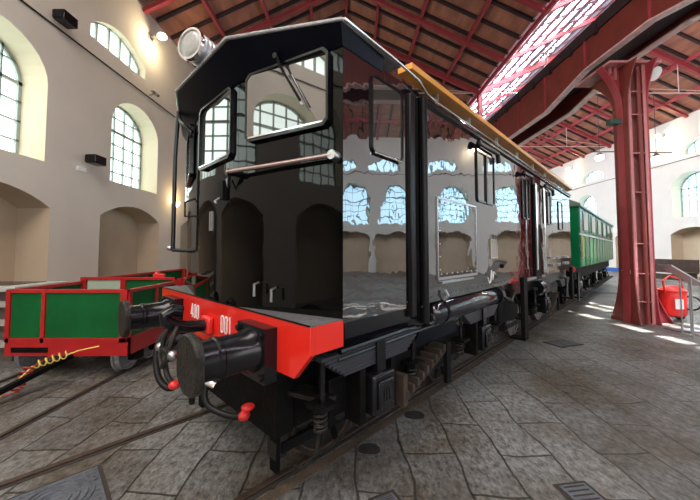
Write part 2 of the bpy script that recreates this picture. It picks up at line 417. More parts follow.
# columns, girders, posts -----------------------------------------
CX, CY = 7.32, 8.0
def column(y, label):
    t = thing('iron_column', label, 'column', (CX, y, 0), 0, 'red iron columns between the naves')
    off = (CX, y, 0); H = 6.6
    # flared side plate facing the left nave (plane of constant X), flares at foot and head
    def prof(z, base, foot, head, zt=6.6):
        e = base
        if z < 1.5: e += foot*((1.5-z)/1.5)**2.2
        if z > zt-1.1: e += head*((z-zt+1.1)/1.1)**2.0
        return e
    zs = [0, .1, .25, .4, .6, .8, 1.0, 1.2, 1.5, 3, 5.4, 5.7, 5.95, 6.15, 6.3, 6.45, 6.6]
    for X, th, nm in ((CX-.25, .03, 'side_plate'), (CX+.25, .03, 'side_plate')):
        poly = [(y-prof(z, .22, .12, .3), z) for z in zs]+[(y+prof(z, .22, .32, .75), z) for z in reversed(zs)]
        rz = MB(off).prism(poly, lambda a, b: (X-th/2, a, b), lambda a, b: (X+th/2, a, b))
        if X < CX:
            for q in range(49):
                for yy in (y-.18, y+.17): rz.sphere((X-.017, yy, .1+.13*q), .011, nu=6, nv=4)
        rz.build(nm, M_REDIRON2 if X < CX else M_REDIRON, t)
    # webs in planes of constant Y: core web and flared outer wings
    MB(off).box((CX-.23, y-.015, 0), (CX+.23, y+.015, H)).build('web', M_PINK, t)
    for s_ in (-1, 1):
        poly = [(CX+s_*.265, z) for z in zs]+[(CX+s_*prof(z, .27 if s_ > 0 else .267, .52 if s_ > 0 else .03, .5), z) for z in reversed(zs)]
        MB(off).prism(poly, lambda a, b: (a, y-.012, b), lambda a, b: (a, y+.012, b)).build('wing_gusset', M_REDIRON, t)
        # edge strip following the wing curve
        ed = MB(off); rings = []
        for z in zs:
            xe = CX+s_*prof(z, .27 if s_ > 0 else .27, .52 if s_ > 0 else .03, .5)
            rings.append([(xe-.012, y-.1, z), (xe+.012, y-.1, z), (xe+.012, y+.1, z), (xe-.012, y+.1, z)])
        ed.loft(rings).build('wing_flange', M_REDIRON, t)
    for yy in (y-.2, y+.2):
        for xx in (CX-.20, CX+.20):
            MB(off).bar((xx, yy, 0), (xx, yy, H), .09, .02, up=(0, 1, 0)).build('edge_angle', M_PINK, t)
    for z in (.55, 1.25, 2.0, 3.3, 4.3, 5.3, 5.9):
        MB(off).box((CX-.23, y-.19, z-.012), (CX+.23, y+.19, z+.012)).build('stiffener', M_PINK, t)
    MB(off).cyl((CX+.08, y-.16, 0), (CX+.08, y-.16, 6.55), .055, n=14).build('drain_pipe', M_REDIRON2, t)
    # curved inner foot gussets
    for s_ in (-1, 1):
        pl = [(0, 0), (.2, 0)]+[(.2-.2*sin(a*pi/12), .55-.55*cos(a*pi/12)) for a in range(0, 7)]
        X = CX+s_*.13
        MB(off).prism(pl, lambda a, b: (X-.01, y-.02-a*1.1, b), lambda a, b: (X+.01, y-.02-a*1.1, b)).build('foot_gusset', M_PINK, t)
    MB(off).box((CX-.72, y-.28, 6.6), (CX+.60, y+.95, 6.66)).build('cap_plate', M_PINK, t)
    for dx in (-.55, -.42, .42, .55):
        MB(off).bar((CX+dx, y-.05, 6.6-.35 if abs(dx) < .5 else 6.42), (CX+dx, y-.05, 6.6), .02, .12, up=(0,1,0)).build('capital_rib', M_PINK, t)
    if abs(y-CY) < .1:
        tx = MB(off)
        for r_, (z, n) in enumerate(((1.30, 7), (1.25, 5))):
            for q in range(n): tx.box((CX-.2665, y-.13+q*.04, z), (CX-.2645, y-.105+q*.04, z+.022))
        tx.build('lettering', M_WHITE, t, label='small white stencilled letters')
    return t
for i, y in enumerate([CY-9.3, CY, CY+9.3, CY+18.6, CY+27.9, CY+37.2]):
    column(y, ['red riveted iron column behind the photographer', 'large flared red riveted iron column beside the black locomotive', 'red iron column behind the locomotive under the roof post', 'red iron column behind the locomotive and the green coach, third of the row', 'fourth red iron column of the row', 'last red iron column of the row'][i])
XA, XB = 7.0, 7.9
def girder(y0, label):
    y1 = y0+9.3; t = thing('box_girder', label, 'girder', ((XA+XB)/2, y0, 6.6), 0, 'red riveted girders on the columns')
    off = ((XA+XB)/2, y0, 6.6)
    zb = lambda q: 7.15 if (q < 1.0 or q > 8.3) else (6.66 if 2.9 < q < 6.4 else (7.15-.37*(q-1)/1.9 if q <= 2.9 else 7.15-.37*(8.3-q)/1.9))
    qs = [0, 1.0, 2.9, 4.65, 6.4, 8.3, 9.3]; zt = 8.30
    for X, nm in ((XA, 'web_plate'), (XB, 'web_plate')):
        poly = [(y0+q, zb(q) if 2.9 > q or q > 6.4 else 6.72) for q in qs]+[(y1, zt), (y0, zt)]
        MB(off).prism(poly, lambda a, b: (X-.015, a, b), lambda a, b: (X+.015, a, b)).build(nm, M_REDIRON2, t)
    Z = [zb(q) if 2.9 > q or q > 6.4 else 6.72 for q in qs]
    for X in (XA, XB):
        f = MB(off); sx = -1 if X == XA else 1
        for i in range(len(qs)-1):
            f.hexa([(X-.1, y0+qs[i], Z[i]-.02), (X+.1, y0+qs[i], Z[i]-.02), (X+.1, y0+qs[i+1], Z[i+1]-.02), (X-.1, y0+qs[i+1], Z[i+1]-.02),
                    (X-.1, y0+qs[i], Z[i]+.02), (X+.1, y0+qs[i], Z[i]+.02), (X+.1, y0+qs[i+1], Z[i+1]+.02), (X-.1, y0+qs[i+1], Z[i+1]+.02)])
        if X == XA:
            for i in range(len(qs)-1):
                n = max(1, int((qs[i+1]-qs[i])/.14))
                for j in range(n):
                    q = qs[i]+(qs[i+1]-qs[i])*j/n; z = Z[i]+(Z[i+1]-Z[i])*j/n
                    f.sphere((XA-.06, y0+q, z-.022), .018, nu=6, nv=4)
        f.build('bottom_flange', mat('flange_sheen_pale', (.72, .48, .48), .45, var=.2, vscale=6), t)  # pale colour paints in the white sheen on the flange
    MB(off).box((XA+.1, y0, 7.3), (XB-.1, y1, 7.32)).build('inner_plate', M_DARKIRON, t)
    MB(off).box((XA-.06, y0, zt), (XB+.3, y1, zt+.06)).build('top_flange', M_DARKIRON, t)
    MB(off).box((XB+.1, y0, zt+.07), (XB+.18, y1, zt+.2)).build('crane_rail', M_REDIRON, t)
    tr = MB(off).box((XA-.07, y0, 8.02), (XA-.016, y1, 8.30))  # dark lumpy box stands in for the shaded band under the top flange
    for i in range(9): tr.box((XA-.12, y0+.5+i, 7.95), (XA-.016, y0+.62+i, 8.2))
    tr.build('girder_shade_band', M_DARKIRON, t)
    for q in (1.0, 2.9, 4.65, 6.4, 8.3):
        MB(off).box((XA-.06, y0+q-.03, 6.8 if 2 < q < 7 else 7.2), (XA-.015, y0+q+.03, zt)).build('web_stiffener', M_REDIRON, t)
    for q in (0,):
        MB(off).box((XC-.12, y0+q+.1, zt+.07), (XC+.12, y0+q+.34, ZE-.15)).build('roof_post', M_REDIRON, t)
    MB(off).box((XC-.07, y0, ZE-.12), (XC+.05, y1, ZE+.05)).build('valley_beam', M_REDIRON, t)
    for q in (2.9, 6.4):
        MB(off).tube([(XC-.4, y0+q, zt+.05), (XC-.4, y0+q, zt+.6), (XC-.15, y0+q, zt+.62)], .04, 8).build('bracket_pipe', M_ROD, t)
for i, y in enumerate([CY-18.6, CY-9.3, CY, CY+9.3, CY+18.6, CY+27.9]):
    girder(y, ['red riveted girder far behind the photographer', 'near red riveted girder running from above the big column out at the upper right', 'red riveted girder running from the big column to the post above the locomotive', 'red girder beyond the post, behind the locomotive roof', 'red girder over the green coach', 'farthest red girder of the row'][i])

exec_order = 0
# ------------------------------------------------------------------ rails
TH = radians(46.1)
D1 = Vector((cos(TH), sin(TH), 0)); NN = Vector((-sin(TH), cos(TH), 0))
def P(s, l, z=0): return D1*s+NN*l+Vector((0, 0, z))
LC = 2.93
def rail(p, q, label, grp=None):
    p = Vector(p); q = Vector(q); d = q-p; L = d.length
    t = thing('rail', label, 'rail', p, atan2(d.y, d.x), grp)
    MB().prism([(-.024, 0), (.024, 0), (.027, .016), (.024, .02), (-.024, .02), (-.027, .016)], lambda a, b: (0, a, b), lambda a, b: (L, a, b)).build('rail_head', M_RAIL, t)
    MB().box((0, -.065, .001), (L, -.03, .006)).build('flange_groove', M_GAP, t)
    MB().box((0, .03, .001), (L, .04, .006)).build('flange_groove', M_GAP, t)
    if 'near wheels' in label: MB().box((0, -.18, -.01), (L, -.086, .004)).build('rail_bed', M_BED, t)
rail(P(-.9, LC-.70), P(24, LC-.70), 'steel rail under the near wheels of the black locomotive')
rail(P(-1.5, LC+.78), P(24, LC+.78), 'steel rail under the far wheels of the black locomotive')
rail((-3.44, 1.2, 0), (-3.44, 22, 0), 'steel rail under the right wheels of the green wagon')
rail((-4.88, 1.2, 0), (-4.88, 22, 0), 'steel rail under the left wheels of the green wagon')

# ------------------------------------------------------------------ LOCOMOTIVE
LOC0 = P(1.2, LC)
loco = thing('locomotive', 'glossy black electric locomotive with red buffer beam numbered 001', 'locomotive', LOC0, TH)
OFF = (1.2, LC, 0)          # local frame: x = along the train, y = towards its left side, z up
LN, LF = 1.48, 2*LC-1.48    # near and far side planes
def B(): return MB(OFF)
SE = 9.75; ZP = 1.375; ZW = 3.29; ZRF = 3.44; ZRN = 3.375
FN = (2.43, 3.32)      # front facet lateral ends
nose = [(1.2, FN[0]), (1.47, LN), (1.47, LF), (1.2, FN[1])]
# body shell (side walls to floor)
plan = [(1.47, LN), (SE, LN), (SE, LF), (1.47, LF)]
rv = B().prism(plan, lambda a, b: (a, b, ZP-.02), lambda a, b: (a, b, 3.27))
for i in range(60): rv.sphere((1.55+i*.135, LN-.003, ZP+.03), .007, nu=6, nv=4)
for i in range(26): rv.sphere((7.7+(i % 2)*.9, LN-.003, 1.4+.07*i), .007, nu=6, nv=4)
rv.build('body_shell', M_BLACKG, loco)
# nose as three facets
nf = B().prism([(1.2, FN[0]), (1.468, LN), (1.468, LF), (1.2, FN[1])], lambda a, b: (a, b, ZP), lambda a, b: (a, b, ZW)).build('cab_nose', M_BLACKN, loco)
# visor: soffit sloping out and up, three facets
low = [(1.19, FN[0]), (1.46, LN-.005), (1.9, LN-.005), (1.9, LF+.005), (1.46, LF+.005), (1.19, FN[1])]
hi = [(1.0, FN[0]-.17), (1.40, LN-.05), (1.9, LN-.02), (1.9, LF+.02), (1.40, LF+.05), (1.0, FN[1]+.04)]
B().loft([[(a, b, ZW-.05) for a, b in low], [(a, b, (ZRF if a < 1.2 else ZRN)-.02) for a, b in hi]]).build('roof_visor', M_BLUEBLK, loco)
hi2 = [(.985, FN[0]-.18), (1.395, LN-.065), (2.12, LN-.04), (2.12, LF+.04), (1.395, LF+.065), (.985, FN[1]+.05)]
B().loft([[(a, b, (ZRF if a < 1.2 else ZRN)-.02) for a, b in hi2], [(a, b, (ZRF if a < 1.2 else ZRN)+.005) for a, b in hi2]]).build('cab_roof', M_GREYCAP, loco, bev=.008)
# main roof: shallow arch
prof = [(LN-.03, 3.2), (LN-.03, 3.25), (LN+.25, 3.33), (LC, 3.36), (LF-.25, 3.33), (LF+.03, 3.25), (LF+.03, 3.2)]
B().prism(prof, lambda a, b: (2.45, a, b), lambda a, b: (SE+.02, a, b)).build('main_roof', M_BLACK, loco)
gt = B().tube([(1.41, LN-.07, 3.37), (2.0, LN-.06, 3.36), (2.35, LN-.06, 3.33), (2.5, LN-.05, 3.27), (2.7, LN-.045, 3.255), (SE, LN-.045, 3.255)], .011, 8).build('rain_gutter', M_CHROME, loco)
# amber walkway plank with its stands
pk = B().box((2.2, LN-.085, 3.365), (SE-.1, LN+.06, 3.42)).build('roof_walkway', M_AMBER, loco, bev=.005)
for s_ in (2.75, 3.5, 4.4, 5.3, 6.2, 7.1, 8.0, 8.9): B().box((s_-.015, LN-.03, 3.24), (s_+.015, LN+.0, 3.366)).build('stand', M_STEEL, pk)
for s_, m_ in ((1.9, M_WHITE),):
    B().lathe((s_, LN+.06, 3.37), (0, 0, 1), [(0, .03), (.03, .028), (.05, .018), (.07, .02), (.09, .004)], 12).build('roof_whistle', m_, loco)
# vertical pipe recess / door post
B().box((2.25, LN-.03, ZP-.1), (2.33, LN+.02, 3.2)).build('door_post', M_DULL, loco, bev=.01)
B().cyl((2.46, LN-.035, 1.2), (2.46, LN-.035, 3.22), .035, n=16).build('rain_pipe', M_DULL, loco)
B().box((2.33, LN-.004, ZP), (2.42, LN+.01, 3.2)).build('door_recess', M_BLACKM, loco)
# side windows
def side_win(s0, s1, z0, z1, bars=0, hood=True, frame=.022, rad=.05, chrome=True):
    w_ = B(); 
    def rr(a0, a1, c0, c1, r, n=4):
        o = []
        for cx, cz, st in ((a1-r, c1-r, 0), (a0+r, c1-r, 90), (a0+r, c0+r, 180), (a1-r, c0+r, 270)):
            for i in range(n+1): t = radians(st+90*i/n); o.append((cx+r*cos(t), cz+r*sin(t)))
        return o
    outer = rr(s0, s1, z0, z1, rad); inner = rr(s0+frame, s1-frame, z0+frame, z1-frame, max(rad-frame, .01)); n = len(outer)
    fr = B()
    for i in range(n):
        j = (i+1) % n
        fr.hexa([(outer[i][0], LN-.018, outer[i][1]), (outer[j][0], LN-.018, outer[j][1]), (inner[j][0], LN-.018, inner[j][1]), (inner[i][0], LN-.018, inner[i][1]),
                 (outer[i][0], LN+.004, outer[i][1]), (outer[j][0], LN+.004, outer[j][1]), (inner[j][0], LN+.004, inner[j][1]), (inner[i][0], LN+.004, inner[i][1])])
    f = fr.build('side_window', M_BLACK if chrome is False else M_CHROME if chrome == 2 else M_BLACK, loco)
    B().prism(inner, lambda a, b: (a, LN-.006, b), lambda a, b: (a, LN+.002, b)).build('pane', M_WINGL, f)
    for i in range(bars):
        sx = s0+(s1-s0)*(i+1)/(bars+1)
        B().box((sx-.02, LN-.025, z0), (sx+.02, LN-.004, z1)).build('window_bar', M_BLACK, f)
    if hood:
        B().tube([(s0-.05, LN-.05, z1+.02), (s0-.03, LN-.05, z1+.07), (s1+.03, LN-.05, z1+.07), (s1+.06, LN-.05, z1-.05)], .03, 10).build('rain_hood', M_BLACK, f)
        B().box((s0, LN-.02, z1-.01), (s1, LN-.004, z1+.012)).build('top_trim', M_CHROME, f)
    return f
cw = side_win(1.76, 2.17, 2.57, 3.17, hood=False, rad=.05, chrome=False, frame=.012)
B().tube([(1.79, LN-.025, 2.57), (2.15, LN-.025, 2.565)], .009, 6).build('chrome_sill', M_CHROME, cw)
side_win(3.72, 4.30, 2.42, 3.05, bars=1)
side_win(5.55, 5.95, 2.35, 3.02, bars=1)
side_win(6.95, 7.55, 2.35, 3.02, bars=1)
side_win(8.3, 8.75, 2.3, 2.95, bars=0, hood=False)
# service doorway at the rear half
dd = B().box((6.2, LN-.03, ZP-.05), (6.6, LN+.01, 3.05)).build('side_door', M_BLACKM, loco, bev=.01)
B().tube([(6.12, LN-.07, 1.5), (6.12, LN-.08, 1.52), (6.12, LN-.08, 2.95), (6.12, LN-.07, 3.0)], .014, 8).build('grab_rail', M_CHROME, dd)
B().tube([(6.68, LN-.07, 1.5), (6.68, LN-.08, 1.52), (6.68, LN-.08, 2.95), (6.68, LN-.07, 3.0)], .014, 8).build('grab_rail', M_CHROME, dd)
B().box((6.3, LN-.035, 2.3), (6.5, LN-.028, 2.9)).build('pane', M_WINGL, dd)
# riveted access panel
ap = B(); a0, a1, c0, c1 = 2.74, 3.68, 1.55, 2.36
for x0, x1, z0, z1 in ((a0, a1, c1-.02, c1), (a0, a1, c0, c0+.025), (a0, a0+.018, c0, c1), (a1-.018, a1, c0, c1)): ap.box((x0, LN-.012, z0), (x1, LN+.002, z1))
rv = ap
for i in range(8):
    rv.sphere((a0+.06+i*(a1-a0-.12)/7, LN-.014, c1-.045), .009, nu=8, nv=5); rv.sphere((a0+.06+i*(a1-a0-.12)/7, LN-.014, c0+.055), .009, nu=8, nv=5)
for i in range(6):
    rv.sphere((a0+.04, LN-.014, c0+.1+i*.125), .009, nu=8, nv=5); rv.sphere((a1-.04, LN-.014, c0+.1+i*.125), .009, nu=8, nv=5)

apo = ap.build('access_panel', M_STEEL, loco)
B().box((a0+.018, LN-.006, c0+.025), (a1-.018, LN+.002, c1-.02)).build('panel_skin', M_BLACKG, apo)
B().box((a0+.05, LN-.03, c0-.035), (a1-.15, LN, c0-.015)).build('grab_bar', M_CHROME, apo)
pl = B(); a0, a1, c0, c1 = 4.12, 4.36, 1.73, 1.98
for x0, x1, z0, z1 in ((a0, a1, c1-.012, c1), (a0, a1, c0, c0+.012), (a0, a0+.014, c0, c1), (a1-.014, a1, c0, c1)): pl.box((x0, LN-.012, z0), (x1, LN+.002, z1))
plo = pl.build('builder_plate', M_CHROME, loco)
B().box((a0+.014, LN-.006, c0+.012), (a1-.014, LN+.002, c1-.012)).build('plate_face', mat('grey_enamel', (.25, .24, .23), .2, ior=1.8), plo)
# small white scrawl below the plate, near the panel foot
sc = B(); sc.tube([(4.02, LN-.004, 1.50), (4.07, LN-.004, 1.42), (4.12, LN-.004, 1.45), (4.15, LN-.004, 1.58), (4.19, LN-.004, 1.46), (4.23, LN-.004, 1.56), (4.3, LN-.004, 1.52)], .006, 6)
sc.build('painted_mark', M_WHITE, loco)
B().sphere((4.55, LN-.01, 1.62), .03, (1, .6, 1)).build('cap_bolt', M_BLACKM, loco)
# rivet line along the skirt
for q in (8.9, 7.9, 7.4):
    B().box((q, LN-.05, 1.5), (q+.25, LN, 1.56)).build('hinge', M_STEEL, loco); B().box((q, LN-.05, 1.66), (q+.25, LN, 1.7)).build('hinge', M_STEEL, loco)
# cab window on the right facet, in facet coordinates
fa = Vector((1.2, FN[0], 0)); fb = Vector((1.47, LN, 0)); fd = (fb-fa).normalized(); fn = Vector((-fd.y, fd.x, 0)); 
if fn.x > 0: fn = -fn
FLn = (fb-fa).length
def FP(u, z, o=0): return fa+fd*u+fn*o+Vector((0, 0, z))
fa2 = Vector((1.2, FN[1], 0)); 
def CP(u, z, o=0): return Vector((1.2-o, FN[1]-u, z))     # centre facet, u from far edge towards near edge
def GP(u, z, o=0):                                            # far facet mirrored
    p = FP(u, z, o); return Vector((p.x, 2*LC-p.y, p.z))
def front_win(name, Q, u0, u1, z0, z1, oa, ob):
    z2 = z1; r = .04; T = .038
    outer = [(u0, z0+r), (u0+r, z0), (u1-r, z0), (u1, z0+r), (u1, z2-r), (u1-r, z2), (u0+r, z1), (u0, z1-r)]
    c = ((u0+u1)/2, (z0+z1)/2)
    inner = [(c[0]+(a-c[0])*(1-.036/(u1-u0)), c[1]+(b-c[1])*(1-.036/(z1-z0))) for a, b in outer]
    fr = B(); n = len(outer)
    for i in range(n):
        j = (i+1) % n
        fr.hexa([Q(*outer[i], T), Q(*outer[j], T), Q(*inner[j], T), Q(*inner[i], T), Q(*outer[i], -.004), Q(*outer[j], -.004), Q(*inner[j], -.004), Q(*inner[i], -.004)])
    f = fr.build(name, M_BLACK, loco)
    oo = lambda a: oa+(ob-oa)*(a-u0)/(u1-u0)
    B().prism(inner, lambda a, b: Q(a, b, oo(a)), lambda a, b: Q(a, b, oo(a)-.006)).build('pane', M_WINGL, f)
    B().bar(Q(u0+.04, z0+.03, T), Q(u1-.04, z0+.03, T), .010, .012).build('chrome_trim', M_CHROME, f)
    return f
w1 = front_win('windscreen', FP, .10, FLn-.10, 2.70, 3.26, .036, .004)
w2 = front_win('windscreen', CP, .10, .80, 2.62, 3.24, .008, .034)
w3 = front_win('windscreen', GP, .16, FLn-.08, 2.64, 3.24, .02, .02)
# wiper
wp = B().tube([FP(.46, 3.30, .08), FP(.50, 3.20, .09), FP(.68, 2.90, .075)], .010, 8).build('wiper', M_BLACKM, w1)
B().bar(FP(.51, 3.19, .075), FP(.69, 2.87, .06), .016, .012).build('wiper_blade', M_STEEL, w1)
B().cyl(FP(.45, 3.29, .03), FP(.46, 3.28, .1), .020, n=12).build('wiper_motor', M_BLACK, w1)
# handrail on the nose
hr = B().tube([FP(FLn-.05, 2.475, .06), FP(.45, 2.475, .06), FP(.05, 2.475, .07), CP(.86, 2.475, .08)], .017, 10).build('nose_handrail', mat('pale_pink_steel', (.6, .45, .43), .25, metal=.9), loco)
B().cyl(FP(FLn-.05, 2.475, 0), FP(FLn-.05, 2.475, .075), .036, .032, n=18).build('rail_flange', M_STEEL, hr)
B().cyl(CP(.86, 2.475, 0), CP(.86, 2.475, .09), .028, n=14).build('rail_flange', M_BLACK, hr)
B().tube([CP(.86, 2.475, .06), CP(.84, 2.42, .06), CP(.80, 2.36, .04), CP(.74, 2.44, .03)], .013, 8).build('rail_hook', M_BLACK, hr)
# small marker plates and catches on the nose
B().box((1.19, 2.93, 2.02), (1.2, 2.99, 2.2)).build('marker_slot', M_STEEL, loco)
lk = B().box(CP(.60, 2.28, 0), CP(.68, 2.44, .04)).build('door_latch', M_BLACKM, loco)
B().tube([CP(.62, 2.3, .03), CP(.62, 2.26, .08), CP(.66, 2.24, .08)], .01, 6).build('latch_lever', M_STEEL, lk)
for q, zz in ((.25, 1.50), (.42, 1.47)):
    B().tube([FP(q, zz+.09, .01), FP(q, zz+.08, .06), FP(q, zz-.01, .06)], .010, 8).build('nose_hook', M_STEEL, loco)
# left grab pole with brackets
gp = B().tube([(1.15, 3.80, 3.40), (1.14, 3.84, 2.9), (1.14, 3.84, 1.84)], .022, 10).build('grab_pole', M_BLACK, loco)
B().tube([(1.14, 3.84, 1.84), (1.25, 3.6, 1.83), (1.3, 3.5, 1.84)], .02, 8).build('pole_bracket', M_BLACK, gp)
B().sphere((1.12, 3.88, 1.86), .03).build('pole_knob', M_STEEL, gp)
B().tube([(1.15, 3.80, 3.38), (1.12, 3.62, 3.22), (1.2, 3.5, 3.1)], .02, 8).build('pole_bracket', M_BLACK, gp)
B().tube([(1.27, 3.45, 2.2), (1.17, 3.58, 2.2), (1.17, 3.58, 2.35), (1.3, 3.5, 2.42)], .012, 8).build('side_grab', M_BLACK, loco)
# headlight on the roof edge
hd = Vector((-.92, -.39, 0)).normalized(); hc = Vector((1.16, 2.86, 3.585))
hl = B().lathe(hc-hd*.02, hd, [(0, .06), (.05, .105), (.14, .118), (.24, .122), (.26, .13), (.28, .13)], 28).build('headlight', M_STEEL, loco)
B().lathe(hc+hd*.262, hd, [(0, .118), (.012, .108), (.024, .07), (.03, .01)], 28).build('lens', M_LENS, hl)
B().lathe(hc+hd*.25, hd, [(0, .13), (.0, .138), (.03, .135), (.03, .116), (0, .116)], 28).build('lens_ring', M_CHROME, hl)
for i in range(4): B().lathe(hc+hd*(.06+.045*i), hd, [(0, .10), (0, .13), (.010, .13), (.010, .10)], 28).build('cooling_fin', M_STEEL, hl)
B().box((1.05, 2.82, 3.44), (1.2, 2.92, 3.52)).build('lamp_stand', M_BLACK, hl)
# buffer beam --------------------------------------------------------
bl = [(LN, ZP), (LN, ZP-.17), (LN+.16, 1.03), (LN+.75, 1.02), (LC, .98), (LF-.75, 1.02), (LF-.16, 1.03), (LF, ZP-.17), (LF, ZP)]
beam = B().prism(bl, lambda a, b: (1.195, a, b), lambda a, b: (1.235, a, b)).build('buffer_beam', M_RED, loco, bev=.003)
for y0, y1 in ((LN, LN+.03), (LF-.03, LF)): B().box((1.235, y0, ZP-.17), (1.475, y1, ZP)).build('beam_end', M_RED, beam)
B().prism([(1.195, LN), (1.475, LN), (1.475, LF), (1.195, LF)], lambda a, b: (a, b, ZP), lambda a, b: (a, b, ZP+.008)).build('running_plate', M_CHECK, beam)
B().box((1.19, LN, ZP+.002), (1.2, LF, ZP+.01)).build('plate_edge', M_BLACKM, beam)
# numbers: 400 left, 001 right; strokes on the beam face
def digit(ch, yl, z0, wd, h, t=.011):
    o = B(); x0, x1 = 1.190, 1.1955
    if ch == '0':
        n = 20; out = []; inn = []
        for i in range(n):
            a = 2*pi*i/n; cx, cz = cos(a), sin(a); q = (h-wd)/2*(1 if cz >= 0 else -1)
            out.append((yl-wd/2-cx*wd/2, z0+h/2+q+cz*wd/2)); inn.append((yl-wd/2-cx*(wd/2-t), z0+h/2+q+cz*(wd/2-t)))
        for i in range(n):
            j = (i+1) % n
            o.hexa([(x0, *out[i]), (x0, *out[j]), (x0, *inn[j]), (x0, *inn[i]), (x1, *out[i]), (x1, *out[j]), (x1, *inn[j]), (x1, *inn[i])])
    elif ch == '1':
        o.box((x0, yl-wd/2-t/2, z0), (x1, yl-wd/2+t/2, z0+h)); o.bar((x0+.003, yl-wd/2, z0+h), (x0+.003, yl-.004, z0+h-.025), .005, t, up=(1, 0, 0))
    else:
        o.box((x0, yl-wd+.012, z0), (x1, yl-wd+.012+t, z0+h)); o.box((x0, yl-wd, z0+.03), (x1, yl, z0+.03+t))
        o.bar((x0+.003, yl-.004, z0+.035), (x0+.003, yl-wd+.016, z0+h), .005, t, up=(1, 0, 0))
    return o.build('number_digit', M_WHITE, beam)
for i, ch in enumerate('400'): digit(ch, 3.40-i*.075, 1.16, .055, .14)
for i, ch in enumerate('001'): digit(ch, 2.70-i*.072, 1.13, .055, .15)
# buffers
def buffer(l):
    z = 1.15
    bb = B().box((1.1, l-.19, z-.19), (1.195, l+.19, z+.17))
    for dy in (-.155, .155):
        for dz in (-.15, .13): bb.cyl((1.11, l+dy, z+dz), (1.075, l+dy, z+dz), .022, n=6)
    b = bb.build('buffer', M_BLACK, loco)
    B().lathe((1.12, l, z), (-1, 0, 0), [(0, .155), (.05, .15), (.08, .130), (.24, .128), (.25, .136), (.27, .136), (.28, .126), (.42, .124)], 32).build('buffer_sleeve', M_BLACK, b)
    r = .185; pl_ = []
    for i in range(28):
        a = 2*pi*i/28; y = r*1.04*cos(a); zz = r*1.0*sin(a)
        y = max(-.17, min(.17, y)); pl_.append((l+y, z+zz))
    B().loft([[(.73, y, zz) for y, zz in pl_], [(.70, y, zz) for y, zz in pl_], [(.685, l+(y-l)*.93, z+(zz-z)*.93) for y, zz in pl_]]).build('buffer_head', M_GRIME, b)
    B().cyl((.82, l, z), (.73, l, z), .075, .10, n=24).build('buffer_stem', M_GRIME, b)
buffer(2.02); buffer(2*LC-2.04)
# draw hook and screw coupling
hk = B().box((1.14, LC-.09, 1.08), (1.195, LC+.09, 1.24)).build('draw_hook', M_FIRE, loco, bev=.02)
B().tube([(1.14, LC, 1.16), (1.0, LC, 1.17), (.9, LC, 1.2), (.83, LC, 1.25), (.82, LC, 1.30), (.88, LC, 1.33), (.95, LC, 1.31)], .052, 12).build('hook', M_BLACK, hk)
B().tube([(.9, LC-.06, 1.2), (.85, LC-.1, 1.1), (.82, LC-.09, .95), (.81, LC, .88), (.82, LC+.09, .95), (.85, LC+.1, 1.1), (.9, LC+.06, 1.2)], .02, 8).build('coupling_link', M_GRIME, hk)
B().cyl((.84, LC+.16, 1.0), (.84, LC-.16, 1.0), .022, n=10).build('coupling_screw', M_GRIME, hk)
for dy in (-.16, .16): B().sphere((.84, LC+dy, 1.0), .04).build('screw_nut', M_STEEL, hk)
# air hoses
def hose(pts, r, m, name='air_hose', tip=None):
    # smooth by Catmull-Rom
    Pn = [Vector(p) for p in pts]; out = []
    for i in range(len(Pn)-1):
        p0 = Pn[max(i-1, 0)]; p1 = Pn[i]; p2 = Pn[i+1]; p3 = Pn[min(i+2, len(Pn)-1)]
        for j in range(6):
            t = j/6; out.append(.5*((2*p1)+(p2-p0)*t+(2*p0-5*p1+4*p2-p3)*t*t+(3*p1-p0-3*p2+p3)*t**3))
    out.append(Pn[-1]); return out
def H(pts, r, m, tipm=None):
    q = hose(pts, r, m); o = B().tube(q, r, 10).build('air_hose', m, loco)
    if tipm: B().sphere(q[-1], r*1.7, (1.2, 1, 1)).build('hose_tap', tipm, o)
H([(1.17, 3.3, 1.12), (1.0, 3.32, 1.1), (.88, 3.32, .95), (.86, 3.22, .72), (.92, 3.1, .62), (1.0, 3.0, .7)], .028, M_RUBBER, M_STEEL)
H([(1.17, 2.55, 1.1), (1.05, 2.55, 1.08), (.98, 2.6, .92), (.98, 2.72, .66), (1.02, 2.84, .56), (1.08, 3.0, .62)], .026, M_RUBBER, M_STEEL)
H([(1.15, 3.1, 1.1), (.98, 3.1, 1.1), (.86, 3.02, .98), (.84, 2.9, .82), (.88, 2.84, .74)], .022, M_GRIME, M_FIRE)
H([(1.2, 2.3, .98), (1.1, 2.44, .92), (1.0, 2.5, .78), (1.0, 2.45, .66), (1.1, 2.3, .60), (1.16, 2.2, .62)], .022, M_RUBBER, M_FIRE)
B().tube([(.90, 2.62, .86), (.98, 2.5, .84), (1.04, 2.44, .80)], .024, 8).build('brake_tap', M_CHROME, loco)
B().sphere((.95, 2.58, .85), .045, (1, 1.4, .8)).build('tap_body', M_STEEL, loco)
B().sphere((1.2, 2.22, .66), .04, (1.3, 1.2, .6)).build('tap_handle', M_FIRE, loco)
# frame below: sole bars and skirt panel
for l in (LN+.16, LF-.16): B().box((1.24, l-.04, 1.12), (SE, l+.04, ZP-.02)).build('sole_bar', M_BLACK, loco)
B().box((1.25, LN+.4, .98), (SE, LF-.4, ZP-.02)).build('underframe', M_BLACKM, loco)
B().box((1.5, LN+.01, 1.24), (2.3, LN+.03, ZP-.02)).build('skirt_panel', M_BLACK, loco, bev=.006)
B().tube([(1.5, LN+.06, 1.15), (2.3, LN+.06, 1.16), (2.5, LN+.05, 1.14)], .022, 8).build('brake_pipe', M_BLACK, loco)
B().tube([(1.5, LN+.08, 1.09), (2.4, LN+.08, 1.10), (4.6, LN+.12, 1.08)], .016, 8).build('brake_pipe', M_BLACK, loco)
